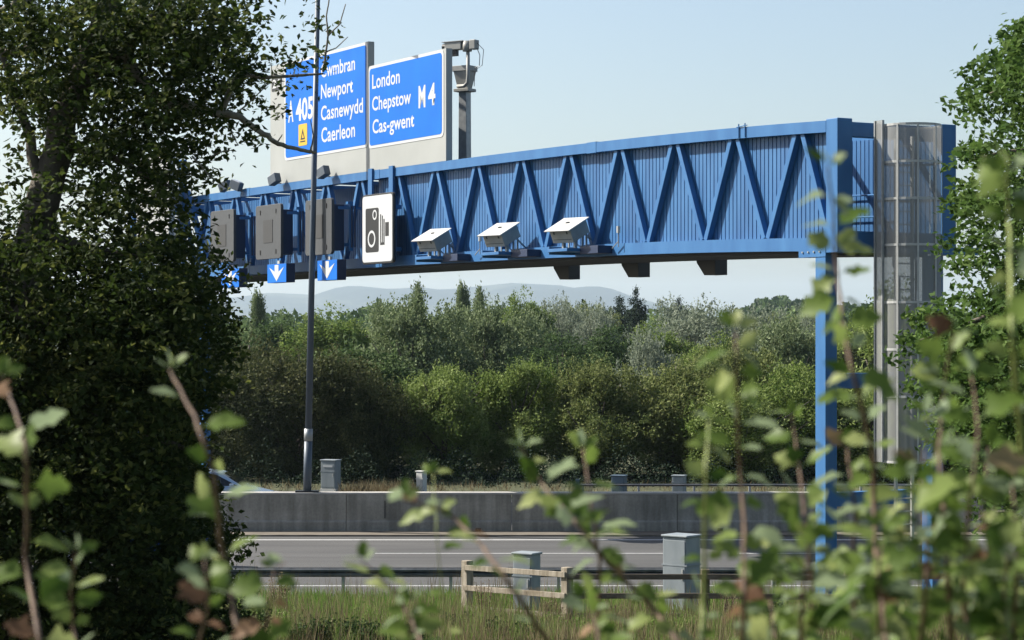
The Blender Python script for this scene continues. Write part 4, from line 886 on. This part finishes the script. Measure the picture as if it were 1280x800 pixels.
def shoot(label, path, d, thick=5.0, leafpx=52, gap=34, side=0, green=False, brown=.03, start=0.0, extra=0, seed=0, wide=.72, dd=.12):
    g = random.Random(seed*13+int(path[0][0])); pts = []
    for i in range(len(path)-1):
        for k in range(5): pts.append(((path[i][0]*(5-k)+path[i+1][0]*k)/5, (path[i][1]*(5-k)+path[i+1][1]*k)/5))
    pts.append(path[-1]); n = len(pts)
    q_ = [W(p[0]+g.uniform(-1,1), p[1], d+dd*math.sin(i*.35+seed)) for i, p in enumerate(pts)]
    foot = Vector((q_[-1].x+g.uniform(-.05,.05), q_[-1].y+.05, bank_z(q_[-1].x, q_[-1].y)-.02)); q_ += [q_[-1].lerp(foot, .5), foot]
    r = empty('leafy_shoot', foot); tag(r, label, 'plant', 'leafy shoots close to the camera'); m2 = F/d; thick *= .62; leafpx *= .70; gap *= (.62 if path[0][0] < 880 else .58); extra += (0 if path[0][0] < 600 else 1)
    rd = [thick/m2*.5*(.45+.75*min(1, i/n)) for i in range(len(q_))]
    MB().tube(q_, rd, 8).build('stem', M['stemgreen'] if green else M['stem'], r, foot, smooth=True)
    V, Fc, T, Vb, Fb, Tb = [], [], [], [], [], []; acc = 0; sd = 1
    def leaf(p, ang, sc_):
        th = g.uniform(-.9, .9); dv = Vector((math.cos(ang), math.sin(th)*.7, math.sin(ang))).normalized()
        nr = Vector((g.uniform(-.9,.9), g.uniform(-1.0,.35), g.uniform(.15,1.1))).normalized(); ln = leafpx/m2*sc_*1.2; vs, fs = leafgrid(p, dv, nr, ln, ln*wide*g.uniform(.65,1.15), g.uniform(-.35,.7), g.random()*6)
        if g.random() < brown: VV, FF, TT = Vb, Fb, Tb
        else: VV, FF, TT = V, Fc, T
        b_ = len(VV); VV += vs; FF += [tuple(b_+k for k in f) for f in fs]; TT += [min(1,max(0,g.gauss(.5,.25)))]*len(vs)
    for i in range(1, len(pts)):
        acc += math.hypot(pts[i][0]-pts[i-1][0], pts[i][1]-pts[i-1][1])
        if acc > gap and i/n >= start:
            acc = 0; sd = -sd; base_ang = math.pi/2
            ang = base_ang-sd*g.uniform(.7, 1.75); leaf(q_[i], ang, g.uniform(.6,1.35))
            for _ in range(extra): 
                if g.random() < .75: leaf(q_[i], base_ang+sd*g.uniform(.3,2.2), g.uniform(.5,.95))
    for a in (.5, 1.5, 2.5): leaf(q_[0], a, g.uniform(.5,.8))
    for VV, FF, TT, mm in ((V, Fc, T, L['fore']), (Vb, Fb, Tb, L['forebrown'])):
        if not VV: continue
        me = bpy.data.meshes.new('leaves'); me.from_pydata([tuple(Vector(v)-foot) for v in VV], [], FF); me.materials.append(mm)
        at = me.attributes.new('tone', 'FLOAT', 'POINT'); at.data.foreach_set('value', TT); me.polygons.foreach_set('use_smooth', [True]*len(FF))
        link(bpy.data.objects.new('leaves', me), r)
SH = [
 ('red stemmed shoot at the far left edge, in front of the oak', [(2,470),(14,500),(33,560),(34,640),(32,700),(50,800)], 2.5, dict(thick=11, leafpx=60, gap=44, extra=1, seed=1)),
 ('shoot with heart shaped leaves in front of the oak edge', [(212,462),(243,520),(268,590),(275,670),(300,800)], 2.4, dict(thick=11, leafpx=54, gap=50, extra=1, seed=2)),
 ('short brown leaved shoot at the bottom, left of the grass', [(342,712),(338,745),(330,800)], 2.5, dict(thick=6, leafpx=48, gap=26, extra=2, seed=3, brown=.4)),
 ('low shoot at the bottom edge between oak and dry grass', [(255,700),(262,750),(250,800)], 2.3, dict(thick=6, leafpx=44, gap=32, extra=1, seed=4, brown=.15)),
 ('leaning shoot rising at the bottom edge left of centre', [(452,702),(490,735),(512,770),(528,810)], 2.5, dict(thick=7, leafpx=48, gap=28, extra=1, seed=5)),
 ('diagonal shoot starting above the barrier left of centre', [(505,625),(560,640),(602,682),(640,735),(690,810)], 2.4, dict(thick=10, leafpx=46, gap=36, extra=1, seed=6)),
 ('diagonal shoot crossing the concrete barrier in mid picture', [(652,560),(682,612),(722,655),(760,705),(808,750),(850,805)], 2.45, dict(thick=11, leafpx=50, gap=34, extra=1, seed=7)),
 ('thin upright shoot above the barrier in mid picture', [(728,560),(735,600),(742,650),(750,700)], 2.6, dict(thick=6, leafpx=50, gap=36, extra=1, seed=8)),
 ('straight yellow stem left of the red upright shoot', [(886,525),(883,580),(881,660),(879,760),(876,810)], 2.3, dict(thick=9, leafpx=44, gap=46, green=True, seed=9)),
 ('tall red stemmed shoot in front of the bushes', [(919,412),(921,480),(924,560),(930,650),(930,740),(928,810)], 2.3, dict(thick=9, leafpx=58, gap=40, extra=1, seed=10)),
 ('tallest shoot, rising in front of the near gantry post', [(1035,208),(1042,270),(1046,340),(1056,420),(1075,500),(1092,570),(1094,680),(1110,810)], 2.35, dict(thick=10, leafpx=62, gap=46, extra=1, seed=11)),
 ('shoot in front of the caged ladder with reddish stem', [(1192,418),(1180,480),(1174,560),(1182,660),(1190,810)], 2.3, dict(thick=11, leafpx=60, gap=40, extra=1, seed=12)),
 ('thick yellow green shoot at the right edge', [(1258,215),(1262,290),(1264,380),(1268,460),(1278,560),(1290,700)], 2.2, dict(thick=13, leafpx=58, gap=50, extra=1, green=True, seed=13)),
 ('shoot with pale leaves left of the near gantry leg', [(990,520),(1000,600),(1012,690),(1020,810)], 2.5, dict(thick=8, leafpx=52, gap=30, extra=1, seed=14)),
 ('bushy shoot at the bottom right corner', [(1235,560),(1228,640),(1240,720),(1236,810)], 2.4, dict(thick=9, leafpx=60, gap=28, extra=2, seed=15)),
 ('leafy shoot between the near gantry leg and the ladder', [(1058,560),(1070,640),(1064,720),(1075,810)], 2.6, dict(thick=8, leafpx=56, gap=28, extra=2, seed=16)),
 ('green stemmed shoot under the caged ladder', [(1140,600),(1135,680),(1128,750),(1130,810)], 2.3, dict(thick=8, leafpx=58, gap=30, extra=2, green=True, seed=17)),
 ('low leafy shoot right of the large cabinet', [(955,690),(962,740),(970,810)], 2.5, dict(thick=7, leafpx=56, gap=24, extra=2, seed=19)),
 ('low leafy shoot below the middle of the fence', [(735,745),(745,780),(750,815)], 2.5, dict(thick=6, leafpx=50, gap=22, extra=2, seed=20)),
 ('tiny shoot tip rising above the barrier by the white cabinet', [(541,592),(545,640),(548,700),(560,810)], 2.7, dict(thick=3, leafpx=38, gap=70, green=True, seed=21)),
 ('shoot crossing the right oak low in the corner', [(1265,600),(1272,680),(1268,810)], 2.2, dict(thick=9, leafpx=62, gap=30, extra=2, seed=22)),
 ('small upright shoot at the bottom below the dry grass', [(508,755),(512,780),(515,812)], 2.6, dict(thick=5, leafpx=44, gap=20, extra=1, seed=23)),
 ('leafy shoot at the lower left corner', [(95,690),(88,740),(95,810)], 2.4, dict(thick=6, leafpx=50, gap=32, extra=1, seed=24)),
 ('leafy shoot in front of the rear gantry leg', [(1160,520),(1152,600),(1160,700),(1150,812)], 2.25, dict(thick=8, leafpx=60, gap=32, extra=1, seed=26)),
 ('arching shoot with broad leaves near the right edge', [(1215,470),(1222,540),(1212,640),(1205,740),(1210,812)], 2.2, dict(thick=9, leafpx=66, gap=34, extra=1, seed=27)),
 ('broad leaved shoot filling the lowest right part', [(1105,660),(1098,720),(1100,812)], 2.2, dict(thick=8, leafpx=64, gap=22, extra=3, seed=28)),
 ('dense low shoot at the bottom between the last two fence posts', [(1010,690),(1004,740),(1000,812)], 2.3, dict(thick=8, leafpx=60, gap=22, extra=3, seed=29)),
 ('low broad leaved shoot in the bottom right corner', [(1262,690),(1255,740),(1258,812)], 2.1, dict(thick=8, leafpx=70, gap=24, extra=3, seed=30)),
]
for (lab, path, d, kw) in SH: shoot(lab, path, d, **kw)

# ------------------------------------------------------------------ air
hz = MB().box(-5900, 5900, -60, 12900, -2, 330)
hm = bpy.data.materials.new('haze_air'); hm.use_nodes = True; t = hm.node_tree; t.nodes.remove(t.nodes['Principled BSDF'])
pv = t.nodes.new('ShaderNodeVolumePrincipled'); pv.inputs['Color'].default_value = (.68, .84, 1, 1); pv.inputs['Density'].default_value = .000062; pv.inputs['Anisotropy'].default_value = .2
t.links.new(pv.outputs[0], t.nodes['Material Output'].inputs['Volume'])
tag(hz.build('haze', hm), 'pale summer haze filling the air', kind='stuff')
